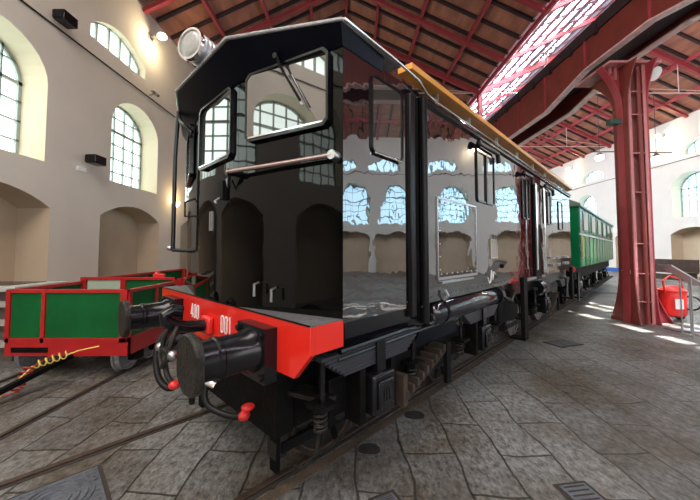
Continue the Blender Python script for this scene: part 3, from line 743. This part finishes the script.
# side air reservoir
ar = B().lathe((2.66, LN+.06, 1.235), (1, 0, 0), [(0, .03), (.02, .085), (.07, .118), (1.84, .118), (1.90, .085), (1.92, .02)], 32).build('air_reservoir', mat('gloss_dark_enamel', (.008, .009, .014), .1, ior=1.7), loco)
for s_ in (2.84, 4.36): B().lathe((s_, LN+.06, 1.24), (1, 0, 0), [(0, .115), (.0, .128), (.035, .128), (.035, .115)], 32).build('tank_strap', M_BLACKM, ar)
B().tube([(2.86, LN, 1.33), (2.86, LN-.05, 1.40), (2.84, LN-.03, 1.45)], .014, 8).build('lifting_eye', M_STEEL, ar)
B().tube([(2.73, LN+.02, 1.18), (2.6, LN-.02, 1.17), (2.5, LN-.03, 1.2), (2.44, LN-.02, 1.35)], .018, 8).build('feed_pipe', M_CHROME, ar)
# bogies -------------------------------------------------------------
def wheel(s, l, parent, r=.42):
    sg = -1 if l < LC else 1
    w_ = B().lathe((s, l-sg*.06, r+.02), (0, sg, 0), [(0, r+.025), (.025, r+.02), (.03, r), (.12, r-.006), (.125, r-.05), (.09, r-.055), (.07, r-.06), (.07, .11), (.14, .10), (.15, .05), (.15, .01)], 40).build('wheel', M_RUST, parent)
    B().lathe((s, l+sg*.05, r+.02), (0, sg, 0), [(0, r-.045), (.022, r-.045), (.024, r-.005), (.0, r-.003)], 40).build('tyre', M_STEEL if s > 6 else M_GRIME, w_)
    sp = B()
    for i in range(10):
        a = 2*pi*i/10; c = Vector((s, l+sg*.045, r+.02)); d = Vector((cos(a), 0, sin(a)))
        sp.bar(c+d*.1, c+d*(r-.05), .05, .04, up=(0, 1, 0))
    sp.build('spokes', M_GREYCAP if s > 6 else M_BLACKM, w_)
def bogie(sc):
    inn = sc > 5
    bg = B().box((sc-1.45, LC-.5 if inn else LN+.22, .62), (sc+1.35, LC-.44 if inn else LN+.28, .90)).build('bogie', M_BLACKM, loco, bev=.01)
    B().box((sc-1.55, LF-.26, .60), (sc+1.55, LF-.20, .86)).build('far_frame', M_BLACKM, bg)
    B().box((sc-.5, LN+.26, .55), (sc+.5, LF-.26, .9)).build('bolster', M_BLACKM, bg)
    for sx in (sc-1.05, sc+1.05):
        B().cyl((sx, LN+.5, .44), (sx, LF-.5, .44), .07, n=16).build('axle', M_GRIME, bg)
        for l in (LC-.70, LC+.78): wheel(sx, l, bg)
        q_ = .5 if inn and sx > sc else 0; hb = .09 if q_ else .13
        ab = B().box((sx-hb, LN+.02+q_, .60-q_*.5), (sx+hb, LN+.24+q_*.5, .90-q_*.6)).build('axle_box', M_BLACK, bg, bev=.02)
        if not q_: B().box((sx-.09, LN+.0, .64), (sx+.09, LN+.02, .85)).build('axle_cover', M_BLACK, bg, bev=.01)
        cv = B()
        for dx in (-.07, .07):
            for dz in (.66, .83): cv.sphere((sx+dx, LN-.001, dz), .009, nu=8, nv=5)
        for dx in (-.03, 0, .03): cv.box((sx+dx-.006, LN-.006, .70), (sx+dx+.006, LN+.002, .79))
        if not q_: cv.build('cover_bolts', M_GRIME, bg)
        for dx in (() if inn else (-.19, .19)): B().box((sx+dx-.03, LN+.08, .56), (sx+dx+.03, LN+.24, 1.0)).build('horn_guide', M_BLACKM, bg)
        # leaf spring
        for i in range(7):
            L = .60-.035*i; z = 1.12-.024*i
            B().bar((sx-L, LN+.12, z+.0), (sx+L, LN+.12, z), .09, .022).build('leaf', mat('spring_steel_grey', (.045, .045, .055), .35, metal=.3), bg)
        B().box((sx-.05, LN+.05, .88), (sx+.05, LN+.19, 1.16)).build('spring_buckle', M_BLACK, bg, bev=.006)
        for dx in (() if inn and sx > sc else (-.55, .55)):
            B().cyl((sx+dx, LN+.12, .66), (sx+dx, LN+.12, 1.15), .018, n=8).build('spring_hanger', M_BLACK, bg)
            B().coil((sx+dx, LN+.14, .64), (sx+dx, LN+.14, .80), .040, .010, 5).build('coil_spring', M_GRIME, bg)
            B().box((sx+dx-.08, LN+.05, .80), (sx+dx+.08, LN+.20, .825)).build('spring_seat', M_BLACKM, bg)
        for dx in (-.5, .5):
            B().prism([(sx+dx-.05, .2), (sx+dx+.05, .2), (sx+dx+.07, .7), (sx+dx-.03, .7)], lambda a, b: (a, LC-.78, b), lambda a, b: (a, LC-.66, b)).build('brake_shoe', M_GRIME, bg)
        B().box((sx-.5, LC-.80, .24), (sx+.5, LC-.77, .32)).build('tie_bar', M_DULL, bg)
        B().tube([(sx-.4, LC-.83, .42), (sx+.4, LC-.83, .40)], .015, 8).build('brake_rod', M_GRIME, bg)
    # sloped ribbed step between the axles
    st = B().hexa([(sc-.72, LN+.05, .55), (sc-.02, LN+.05, .80), (sc-.02, LN+.3, .80), (sc-.72, LN+.3, .55), (sc-.72, LN+.05, .58), (sc-.02, LN+.05, .84), (sc-.02, LN+.3, .84), (sc-.72, LN+.3, .58)]).build('ribbed_duct', M_GRIME, bg)
    rb = B()
    for i in range(9):
        t = i/8; x = sc-.70+.66*t; z = .59+.25*t
        rb.box((x-.016, LN+.04, z-.02), (x+.016, LN+.3, z+.05))
    rb.build('ribs', M_BROWNRIB, bg)
    B().box((sc-.76, LN+.05, .52), (sc-.70, LN+.2, .78)).build('duct_end', M_BROWNRIB, bg)
    B().box((sc-.02, LN+.03, .50), (sc+.06, LN+.07, .90)).build('step_hanger', M_BLACKM, bg)
    B().prism([(sc-.5, .92), (sc+.5, .92), (sc+.34, 1.10), (sc-.30, 1.10)], lambda a, b: (a, LN+.14, b), lambda a, b: (a, LN+.19, b)).build('equaliser_plate', M_BLUEBLK, bg)
bogie(3.0); bogie(8.3)
# front guard iron, bracket with coil spring
B().bar((1.42, LC-.74, .99), (1.42, LC-.74, .10), .10, .03, up=(1, 0, 0)).build('guard_iron', M_BLACKM, loco)
B().bar((1.42, LC+.74, .99), (1.42, LC+.74, .10), .10, .03, up=(1, 0, 0)).build('guard_iron', M_BLACKM, loco)
cs = B().prism([(1.36, LN+.46), (1.44, LN+.20), (1.56, LN+.16), (1.58, LN+.28), (1.52, LN+.5)], lambda a, b: (a, b, .78), lambda a, b: (a, b, .81)).build('spring_bracket', M_GRIME, loco)
B().coil((1.50, LN+.25, .60), (1.50, LN+.25, .78), .036, .010, 6).build('coil_spring', M_STEEL, cs)
B().cyl((1.50, LN+.25, .82), (1.50, LN+.25, 1.1), .025, n=12).build('spring_rod', M_BLACKM, cs)
B().tube([(1.50, LN+.25, .60), (1.48, LN+.28, .4), (1.42, LN+.34, .3), (1.40, LN+.42, .28)], .014, 8).build('sand_pipe', M_GRIME, cs)
B().box((1.45, LN+.5, .5), (2.2, LN+.62, 1.0)).build('sand_box', M_BLACKM, loco)
B().box((1.26, LC-.98, .50), (1.42, LC+.5, .98)).build('draw_gear', M_BLACKM, loco)
# step plates hanging from the sill
for s_, z0 in ((5.55, .42), (9.72, .6)):
    sp_ = B().box((s_-.10, LN-.03, z0), (s_+.10, LN+.03, ZP+.03)).build('hanging_step', M_BLACKM, loco, bev=.008)
    B().box((s_-.10, LN-.03, z0), (s_+.10, LN+.2, z0+.03)).build('tread', M_BLACKM, sp_)
B().box((5.65, LN-.03, ZP-.04), (6.85, LN+.18, ZP+.0)).build('door_sill', M_GREYCAP, loco)
B().box((5.0, LN+.2, .7), (5.9, LN+1.0, 1.15)).build('battery_box', M_BLACKM, loco, bev=.02)
B().cyl((6.7, LN+.1, 1.13), (6.95, LN+.1, 1.13), .13, n=24).build('compressor_drum', M_BLACK, loco)
B().tube([(4.6, LN+.03, 1.2), (4.9, LN+.0, 1.1), (5.2, LN+.05, 1.2), (5.5, LN+.1, 1.0)], .03, 10).build('vacuum_pipe', M_RUBBER, loco)

# ------------------------------------------------------------------ green coach behind
coach = thing('passenger_coach', 'green wooden passenger coach coupled behind the black locomotive', 'railway carriage', P(11.2, LC), TH)
OFC = (11.2, LC, 0)
def K(): return MB(OFC)
c0, c1 = 11.2, 22.4
K().box((c0, LN, 1.33), (c1, LF, 3.15)).build('body', M_GREENC, coach, bev=.02)
prof = [(LN-.06, 3.12), (LN-.05, 3.2), (LN+.25, 3.36), (LN+.8, 3.48), (LC, 3.52), (LF-.8, 3.48), (LF-.25, 3.36), (LF+.05, 3.2), (LF+.06, 3.12)]
K().prism(prof, lambda a, b: (c0-.12, a, b), lambda a, b: (c1+.1, a, b)).build('arched_roof', mat('coach_roof_grey', (.05, .12, .08), .3, ior=1.7), coach)
K().box((c0, LN-.02, 2.28), (c1, LN+.01, 2.34)).build('waist_rail', mat('pale_rail', (.45, .5, .48), .3), coach)
for i in range(6):
    a = c0+.7+i*1.85
    f = K().box((a, LN-.015, 2.42), (a+.95, LN+.01, 3.04)).build('window', mat('coach_frame', (.01, .05, .04), .3), coach)
    K().box((a+.06, LN-.02, 2.47), (a+.89, LN-.012, 2.99)).build('pane', M_WINGL, f)
for i in range(12):
    a = c0+.1+i*.97; K().box((a, LN-.012, 1.36), (a+.03, LN+.01, 3.12)).build('body_batten', mat('dark_green', (.005, .07, .03), .3), coach)
K().tube([(c0+.05, LN-.05, 1.6), (c0+.05, LN-.07, 1.65), (c0+.05, LN-.07, 2.2), (c0+.05, LN-.05, 2.25)], .018, 8).build('grab_rail', M_YELLOW, coach)
K().box((c0-.02, LN+.3, 1.5), (c0, LN+1.1, 3.0)).build('end_door', mat('dark_green', (.005, .07, .03), .3), coach)
K().tube([(c0-.2, LN-.02, 2.0), (c0-.1, LN-.02, 1.9), (c0+.15, LN-.02, 1.75)], .012, 6).build('hand_lever', M_CHROME, coach)
K().box((c0, LN+.2, .95), (c1, LF-.2, 1.33)).build('underframe', M_BLACKM, coach)
K().box((c0-.02, LN+.15, 1.0), (c0+.02, LF-.15, 1.33)).build('headstock', M_BLACKM, coach)
for l in (2.02, 2*LC-2.04):
    K().lathe((c0, l, 1.15), (-1, 0, 0), [(0, .12), (.2, .1), (.3, .07), (.38, .07), (.39, .17), (.42, .165)], 20).build('buffer', M_BLACK, coach)
K().sphere((c0-.15, LN+.2, 1.28), .1, (.6, 1, 1)).build('tail_lamp', M_FIRE, coach)
for sx in (c0+1.5, c0+3.4, c1-3.4, c1-1.5):
    for l in (LC-.72, LC+.76):
        K().lathe((sx, l+.06*(1 if l < LC else -1), .44), (0, -1 if l < LC else 1, 0), [(0, .44), (.03, .42), (.12, .415), (.12, .36), (.07, .34), (.07, .1), (.14, .08), (.14, .01)], 28).build('wheel', M_BLACKM, coach)
    K().box((sx-.15, LN+.2, .4), (sx+.15, LN+.38, .75)).build('axle_box', M_BLACK, coach)
    K().bar((sx-.5, LN+.28, .85), (sx+.5, LN+.28, .85), .08, .1).build('leaf_spring', M_BLACKM, coach)
K().box((c0+.3, LN+.02, .4), (c1-.3, LN+.26, .45)).build('footboard', M_BLACKM, coach)
for i in range(7): K().bar((c0+.6+i*1.6, LN+.14, .42), (c0+.6+i*1.6, LN+.3, 1.0), .04, .03, up=(1,0,0)).build('footboard_bracket', M_BLACKM, coach)
K().box((c0-.1, LN+.05, .35), (c0+.1, LN+.09, 1.2)).build('end_step', M_BLACK, coach)

# ------------------------------------------------------------------ wagons on the left track
def wagon(y0, y1, label, pale=False, top=1.27):
    xc = -4.15; t = thing('open_wagon', label, 'wagon', (xc, y0, 0), 0, 'red and green open wagons'); off = (xc, y0, 0)
    x0, x1 = -4.93, -3.2; zb, zf = .33, .52
    MB(off).box((x0+.03, y0+.03, zf-.04), (x1-.03, y1-.03, zf)).build('wagon_floor', M_BLACKM, t)
    def side(name, a, c, n, m=M_GREENW, pale=False):
        zt = top+(.07 if pale else 0)
        a = Vector(a); c = Vector(c); d = (c-a); L = d.length; d.normalize(); nr = Vector((d.y, -d.x, 0)); th = .05
        s_ = MB(off)
        up = Vector((0, 0, 1))
        def slab(u0, u1, z0, z1, o0, o1):
            q = lambda u, o, z: a+d*u+nr*o+up*z
            return [q(u0, o0, z0), q(u1, o0, z0), q(u1, o1, z0), q(u0, o1, z0), q(u0, o0, z1), q(u1, o0, z1), q(u1, o1, z1), q(u0, o1, z1)]
        s_.hexa(slab(.02, L-.02, zf+.02, zt-.02, -.02, 0)); o = s_.build(name, m, t)
        if pale: MB(off).hexa(slab(.58*L, .93*L, zf+.06, zt-.045, -.03, -.02)).build('pale_panel', M_GREENPALE, o)
        f = MB(off)
        f.hexa(slab(0, L, zt-.045, zt, -.05, .02)); f.hexa(slab(0, L, zf-.0, zf+.06, -.03, .025))
        for u in n: f.hexa(slab(u*L-.045 if u > .5 else u*L, u*L if u > .99 else u*L+.05, zf, zt, -.04, .025))
        f.build('red_framing', M_REDW, o)
    side('end_board', (x0, y0, 0), (x1, y0, 0), (0, .29, .97), M_GREENW)
    side('side_board', (x1, y0, 0), (x1, y1, 0), (0, .5, .97), M_GREENW)
    side('end_board', (x1, y1, 0), (x0, y1, 0), (0, .55, .97), M_GREENW, pale=pale)
    side('side_board', (x0, y1, 0), (x0, y0, 0), (0, .5, .97), M_GREENW)
    fr = MB(off)
    fr.box((x0, y0-.02, zb), (x1+.02, y0+.05, zf)); fr.box((x1-.05, y0, zb), (x1+.02, y1, zf)); fr.box((x0, y0, zb), (x0+.05, y1, zf)); fr.box((x0, y1-.05, zb), (x1, y1, zf))
    fr.build('chassis_frame', M_REDW, t)
    MB(off).box((x0+.1, y0-.03, zb+.05), (x0+.62, y0-.015, zb+.12)).build('frame_slot', M_BLACKM, t)
    for y in (y0+.35, y1-.4):
        MB(off).cyl((-4.88, y, .26), (-3.44, y, .26), .04, n=10).build('axle', M_BLACKM, t)
        for X, sg in ((-3.44, 1), (-4.88, -1)):
            w_ = MB(off).lathe((X-.05*sg, y, .26), (sg, 0, 0), [(0, .27), (.02, .265), (.025, .24), (.1, .237), (.1, .2), (.07, .19), (.07, .07), (.12, .06), (.12, .01)], 28).build('wheel', M_GREYCAP, t)
        MB(off).box((-3.36, y-.09, .18), (-3.24, y+.09, .36)).build('axle_box', M_BLACKM, t)
    return t
wagon(4.54, 5.78, 'red framed green open wagon in front of the left wall, nearest the camera', True)
wagon(5.98, 9.2, 'red framed green open wagon behind the nearest one', False, 1.30)
# hoses and drawbar of the near wagon
db = thing('drawbar', 'black iron drawbar lying on the paving before the green wagon', 'drawbar', (-4.1, 4.0, 0))
MB((-4.1, 4.0, 0)).bar((-3.95, 4.5, .34), (-4.25, 3.5, .08), .07, .06).build('shaft', M_BLACKM, db)
MB((-4.1, 4.0, 0)).bar((-4.25, 3.52, .08), (-4.35, 3.05, .035), .10, .045).build('tongue', M_BLUEBLK, db)
MB((-4.1, 4.0, 0)).lathe((-4.37, 3.0, .01), (0, 0, 1), [(0, .06), (0, .09), (.04, .09), (.04, .06)], 18).build('ring', M_BLACKM, db)
def looptube(p, q, R, turns, r, m, name, label, cat, tail=None):
    p = Vector(p); q = Vector(q); mb = MB(p); a, c = mb.frame(q-p); n = int(turns*14)
    pts = [p+(q-p)*i/n+a*R*cos(2*pi*i/14)+c*R*sin(2*pi*i/14) for i in range(n+1)]
    if tail: pts = [Vector(tail[0])]+pts+[Vector(x) for x in tail[1:]]
    o = mb.tube(pts, r, 6).build(name, m); return tag(o, label, cat)
looptube((-4.12, 4.15, .34), (-3.80, 4.28, .44), .045, 5, .009, M_YELLOW, 'coiled_hose', 'yellow coiled air hose hanging before the green wagon', 'hose', ((-4.25, 3.8, .02), (-3.7, 4.32, .47), (-3.5, 4.42, .50)))
looptube((-4.2, 4.0, .06), (-4.15, 4.12, .34), .055, 6, .010, M_REDH, 'coiled_hose', 'red coiled air hose drooping onto the drawbar before the green wagon', 'hose', ((-4.7, 3.7, .02), (-4.1, 4.4, .40)))
# red lamp on far wagon
rl = thing('red_lantern', 'red box lantern on the edge of the farther green wagon', 'lantern', (-3.66, 6.0, 1.302))
MB((-3.66, 6.0, 1.36)).box((-3.76, 5.97, 1.36), (-3.56, 6.06, 1.44)).build('lantern_body', M_FIRE, rl, bev=.012)
MB((-3.66, 6.0, 1.36)).lathe((-3.70, 6.01, 1.44), (0, 0, 1), [(0, .05), (.03, .03), (.06, .028), (.07, .01)], 14).build('chimney', M_FIRE, rl)

# ------------------------------------------------------------------ display case on the left
dc = thing('display_case', 'pale display table with dark glass top beside the left wall', 'display case', (-6.4, 5.6, 0)); o_ = (-6.4, 5.6, 0)
MB(o_).box((-7.3, 5.1, 1.16), (-5.45, 6.1, 1.24)).build('table_top', mat('pale_grey_laminate', (.45, .46, .42), .4), dc, bev=.01)
MB(o_).box((-7.2, 5.3, 1.24), (-5.75, 5.95, 1.25)).build('glass_panel', M_BLACK, dc)
MB(o_).box((-7.2, 5.25, 0), (-5.6, 6.0, 1.16)).build('plinth', mat('brown_plinth', (.10, .085, .07), .6), dc)
for z in (.25, .6, .9): MB(o_).box((-7.25, 5.15, z), (-5.5, 5.25, z+.09)).build('slat', mat('pale_slat', (.36, .34, .31), .5), dc)

# ------------------------------------------------------------------ wall fittings
for X, nm, sg, zz in ((XL, 'left', 1, 7.74), (XR, 'right', -1, 8.0)):
    t = MB().tube([(X+sg*.03, Y0+.5, zz), (X+sg*.03, Y1-.5, zz)], .022, 8).build('cable_conduit', M_GRIME)
    tag(t, 'long dark cable running along the %s wall below the small upper windows' % nm, 'cable')
def wall_lamp(X, sg, y, label, dz=0):
    off = (X, y, 10.10); t = thing('wall_floodlight', label, 'lamp', off, 0, 'floodlights under the eaves')
    MB(off).box((X, y-.12, 10.00), (X+sg*.06, y+.12, 10.25)).build('wall_plate', M_STEEL, t)
    MB(off).cyl((X+sg*.05, y, 10.15), (X+sg*.35, y, 10.17), .03, n=8).build('arm', M_STEEL, t)
    MB(off).lathe((X+sg*.45, y, 10.27), (sg*.25, -.2, -1), [(0, .05), (.06, .16), (.16, .2)], 20).build('shade', M_STEEL, t)
    MB(off).sphere((X+sg*.49, y-.03, 10.11), .15, (1, 1, .6)).build('bulb', M_LAMP, t)
    l = bpy.data.lights.new('floodlight_glow', 'POINT'); l.energy = 90; l.color = (1, .8, .5); l.shadow_soft_size = .15
    lo = bpy.data.objects.new('floodlight_glow', l); C.objects.link(lo); lo.location = (sg*.62, -.1, -.3); lo.parent = t
for i, y in enumerate((11.8, 21.1, 30.4, 39.7)):
    wall_lamp(XL, 1, y, 'lit warm floodlight under the eaves of the left wall, %s from the camera' % ('first', 'second', 'third', 'fourth')[i])
for i, y in enumerate((13.0, 22.3, 31.6, 40.9)):
    wall_lamp(XR, -1, y, 'lit floodlight under the eaves of the right wall, %s from the camera' % ('first', 'second', 'third', 'fourth')[i])
# sconce near the loco pole
off = (XL, 13.7, 3.8); t = thing('wall_sconce', 'small warm lit sconce low on the left wall behind the grab pole', 'lamp', off)
MB(off).box((XL, 13.6, 3.7), (XL+.08, 13.8, 3.95)).build('back_box', M_BLACKM, t)
MB(off).lathe((XL+.16, 13.7, 3.75), (0, 0, 1), [(0, .04), (.12, .1), (.2, .11)], 16).build('shade', M_LAMPW, t)
l = bpy.data.lights.new('sconce_glow', 'POINT'); l.energy = 35; l.color = (1, .68, .3); l.shadow_soft_size = .08
lo = bpy.data.objects.new('sconce_glow', l); C.objects.link(lo); lo.location = (.35, 0, .25); lo.parent = t
# speakers and camera on the left wall
def wall_box(y, z, label, name='wall_speaker', cat='speaker', s=(.3, .42, .26), m=M_BLACK):
    off = (XL, y, z); t = thing(name, label, cat, off)
    MB(off).box((XL, y-.04, z-.03), (XL+.15, y+.04, z+.03)).build('bracket', M_STEEL, t)
    MB(off).box((XL+.12, y-s[1]/2, z-s[2]/2), (XL+.12+s[0], y+s[1]/2, z+s[2]/2)).build('cabinet', m, t, bev=.02)
    MB(off).box((XL+.12, y-s[1]/2-.012, z-s[2]/2+.03), (XL+.12+s[0]-.03, y-s[1]/2, z+s[2]/2-.03)).build('grille', M_RUBBER, t)
wall_box(9.15, 4.5, 'black box speaker on the left wall between the big windows')
wall_box(8.0, 7.95, 'black box on the cable high on the left wall at the upper left')
off = (XL, 11.85, 7.85); t = thing('security_camera', 'small silver twin camera on the cable of the left wall', 'camera', off)
MB(off).cyl((XL, 11.85, 7.85), (XL+.22, 11.85, 7.9), .03, n=8).build('arm', M_STEEL, t)
for dy in (-.12, .12): MB(off).cyl((XL+.2, 11.85+dy, 7.95), (XL+.34, 11.75+dy, 7.83), .06, n=12).build('camera_body', M_STEEL, t)
tag(MB((XL, 8.95, 4.18)).box((XL, 8.8, 4.12), (XL+.03, 9.1, 4.24)).build('wall_plate', M_WHITE, bev=.005), 'small white plate on the left wall under the black speaker', 'plate')
# pendant globes in right nave
for i, (X, z) in enumerate(((14.25, 7.0), (17.5, 6.95))):
    off = (X, 17.6, z); t = thing('pendant_lamp', ('lit white pendant lamp just left of the red column', 'lit white pendant lamp just right of the red column')[i], 'lamp', off, 0, 'pendant lamps of the right nave')
    MB(off).cyl((X, 17.6, z+.2), (X, 17.6, ZE-.05), .015, n=6).build('stem', M_DARKIRON, t)
    MB(off).cyl((X-.5, 17.6, z+.45), (X+.9, 17.6, z+.45), .03, n=6).build('crossbar', M_DARKIRON, t)
    MB(off).lathe((X, 17.6, z+.45), (0, 0, -1), [(0, .06), (.12, .12), (.25, .28)], 18).build('shade', M_STEEL, t)
    MB(off).sphere((X, 17.6, z+.1), .22, (1, 1, .75)).build('globe', M_LAMPW, t)
    l = bpy.data.lights.new('pendant_glow', 'POINT'); l.energy = 120; l.color = (1, .88, .7); l.shadow_soft_size = .2
    lo = bpy.data.objects.new('pendant_glow', l); C.objects.link(lo); lo.location = (0, -.1, -.35); lo.parent = t
# floodlights on the big column
off = (7.75, 7.9, 6.35); t = thing('column_floodlight', 'white oval lamp on the right of the red column head', 'lamp', off)
MB(off).cyl((7.6, 7.95, 6.25), (7.78, 7.85, 6.32), .03, n=8).build('arm', M_STEEL, t)
MB(off).lathe((7.80, 7.86, 6.40), (.1, -.6, -.5), [(0, .06), (.05, .15), (.08, .17), (.1, .16), (.11, .01)], 22).build('lamp_head', M_WHITE, t)
off = (6.85, 7.85, 5.1); t = thing('column_floodlight', 'dark green floodlight on the left of the red column shaft', 'lamp', off)
MB(off).cyl((7.02, 7.9, 5.1), (6.85, 7.85, 5.1), .02, n=8).build('arm', M_STEEL, t)
MB(off).box((6.58, 7.72, 5.02), (6.86, 7.9, 5.16)).build('lamp_head', mat('dark_green_lamp', (.02, .07, .05), .4), t, bev=.02)

# ------------------------------------------------------------------ right side objects
t = thing('information_stand', 'slanted information panel on thin steel legs in front of the red column', 'sign', (7.2, 6.75, 0)); off = (7.2, 6.75, 0)
MB(off).hexa([(6.86, 6.68, 1.50), (7.62, 6.68, 1.05), (7.62, 6.98, 1.05), (6.86, 6.98, 1.50), (6.86, 6.68, 1.53), (7.62, 6.68, 1.08), (7.62, 6.98, 1.08), (6.86, 6.98, 1.53)]).build('panel', M_ALU, t)
MB(off).hexa([(6.88, 6.70, 1.52), (7.60, 6.70, 1.095), (7.60, 6.96, 1.095), (6.88, 6.96, 1.52), (6.88, 6.70, 1.525), (7.60, 6.70, 1.10), (7.60, 6.96, 1.10), (6.88, 6.96, 1.525)]).build('panel_face', M_ALU, t)
for X, z in ((7.30, 1.24), (7.50, 1.13)):
    MB(off).tube([(X, 6.72, 0), (X, 6.72, z)], .014, 8).build('leg', M_STEEL, t); MB(off).tube([(X, 6.94, 0), (X, 6.94, z)], .014, 8).build('leg', M_STEEL, t)
MB(off).tube([(7.30, 6.72, .02), (7.30, 6.94, .02)], .014, 8).build('foot_rail', M_STEEL, t); MB(off).tube([(7.50, 6.72, .02), (7.50, 6.94, .02)], .014, 8).build('foot_rail', M_STEEL, t)

t = thing('fire_extinguisher_trolley', 'red wheeled tank trolley with coiled black hose behind the red column foot', 'fire extinguisher', (8.4, 8.2, 0)); off = (8.5, 8.2, 0)
MB(off).lathe((8.5, 8.2, .12), (0, 0, 1), [(0, .16), (.05, .25), (.1, .27), (.62, .27), (.70, .24), (.76, .15), (.8, .06)], 28).build('tank', M_FIRE, t)
MB(off).lathe((8.5, 8.2, .74), (0, 0, 1), [(0, .28), (.04, .29), (.07, .28)], 28).build('lid_ring', M_FIRE, t)
MB(off).tube([(8.22, 8.1, .75), (8.12, 8.05, 1.05), (8.3, 8.05, 1.18), (8.6, 8.1, 1.1), (8.75, 8.15, .8)], .022, 8).build('handle', M_FIRE, t)
MB(off).coil((8.66, 7.9, .5), (8.76, 7.98, .5), .17, .018, 3, 16).build('hose', M_RUBBER, t)
for dx in (-.3, .3): MB(off).lathe((8.5+dx, 8.35, .13), (1 if dx > 0 else -1, 0, 0), [(0, .13), (.05, .13), (.055, .08), (.055, .01)], 20).build('wheel', M_RUBBER, t)
MB(off).cyl((8.2, 8.35, .13), (8.8, 8.35, .13), .018, n=8).build('axle', M_STEEL, t)
MB(off).box((8.3, 7.92, .35), (8.5, 7.94, .6)).build('label_plate', M_WHITE, t)

off = (20.6, 19.3, 0); t = thing('wooden_bench', 'dark wooden bench before the arched niche of the right wall', 'bench', off)
M_DW = mat('dark_wood', (.05, .028, .02), .5, var=.3)
MB(off).box((19.9, 18.4, .42), (20.5, 21.2, .5)).build('seat', M_DW, t); MB(off).box((20.45, 18.4, .5), (20.55, 21.2, 1.25)).build('backrest', M_DW, t)
for y in (18.5, 21.0): MB(off).box((19.95, y, 0), (20.5, y+.1, .42)).build('leg', M_DW, t)
MB(off).box((19.85, 18.4, .0), (19.9, 21.2, .35)).build('front_panel', M_DW, t)

# ------------------------------------------------------------------ covers in the floor
def G(px, py, z=0):
    Z = (1.84-z)*F/(py-250); return Vector(((px-350)/F*Z, Z, z))
def cover(c, sx, sy, rz, name, label, cat, slots=True, rings=False):
    t = thing(name, label, cat, (c.x, c.y, 0), rz)
    MB().box((-sx/2-.03, -sy/2-.03, .001), (sx/2+.03, sy/2+.03, .006)).build('cover_frame', M_GAP, t)
    d = MB().box((-sx/2, -sy/2, .006), (sx/2, sy/2, .014))
    if rings:
        for r in (.08, .13, .18, .22):
            MB().lathe((0, 0, .013), (0, 0, 1), [(0, r-.018), (.011, r-.014), (.011, r), (0, r+.004)], 40).build('raised_ring', M_IRONCOVER, t)
        for i in range(12):
            for j in range(10):
                x = -sx/2+.03+i*(sx-.06)/11; y = -sy/2+.03+j*(sy-.06)/9
                if x*x+y*y > .24**2: d.box((x-.012, y-.012, .013), (x+.012, y+.012, .019))
    d.build('cover_plate', M_IRONCOVER, t)
    if slots:
        n = 6
        for i in range(n):
            y = -sy/2+sy*(i+.5)/n
            MB().box((-sx*.4, y-sy*.028, .0135), (sx*.4, y+sy*.028, .0155)).build('slot', M_GAP, t)
    return t
cover(Vector((-2.14, 2.36, 0)), .52, .52, radians(45), 'manhole_cover', 'square cast iron manhole cover with raised rings at the lower left', 'manhole cover', False, True)
cover(G(578, 490), .22, .26, radians(8), 'drain_grate', 'small slotted iron drain grate at the bottom right', 'drain grate')
cover(G(385, 493), .16, .10, radians(25), 'drain_grate', 'tiny metal grate at the bottom centre beside the near rail', 'drain grate')
cover(G(560, 342), .55, .34, radians(20), 'drain_grate', 'dark drain grate in the paving between locomotive and red column', 'drain grate')
cover(G(597, 292), 1.3, .6, radians(0), 'floor_hatch', 'dark flat hatch in the floor beside the green coach', 'hatch', False)
cover(G(688, 329.5), .9, .30, radians(-5), 'floor_hatch', 'dark strip hatch in the floor under the information stand', 'hatch', False)
def hole(c, r, label):
    t = MB((c.x, c.y, 0)).loft([[(c.x+r*(1+.12*sin(3*a+r*40)+.06*cos(5*a))*cos(a), c.y+r*.85*(1+.1*cos(2*a))*sin(a), z) for a in [2*pi*i/28 for i in range(28)]] for z in (.001, .006)]).build('drain_hole', mat('black_sediment', (.022, .019, .018), .9, bump=.8, bscale=40))
    return tag(t, label, 'drain')
hole(G(369, 443), .10, 'dark oval grit filled drain spot beside the front wheel'); hole(G(413, 411), .11, 'dark oval grit filled drain spot beside the second axle box')
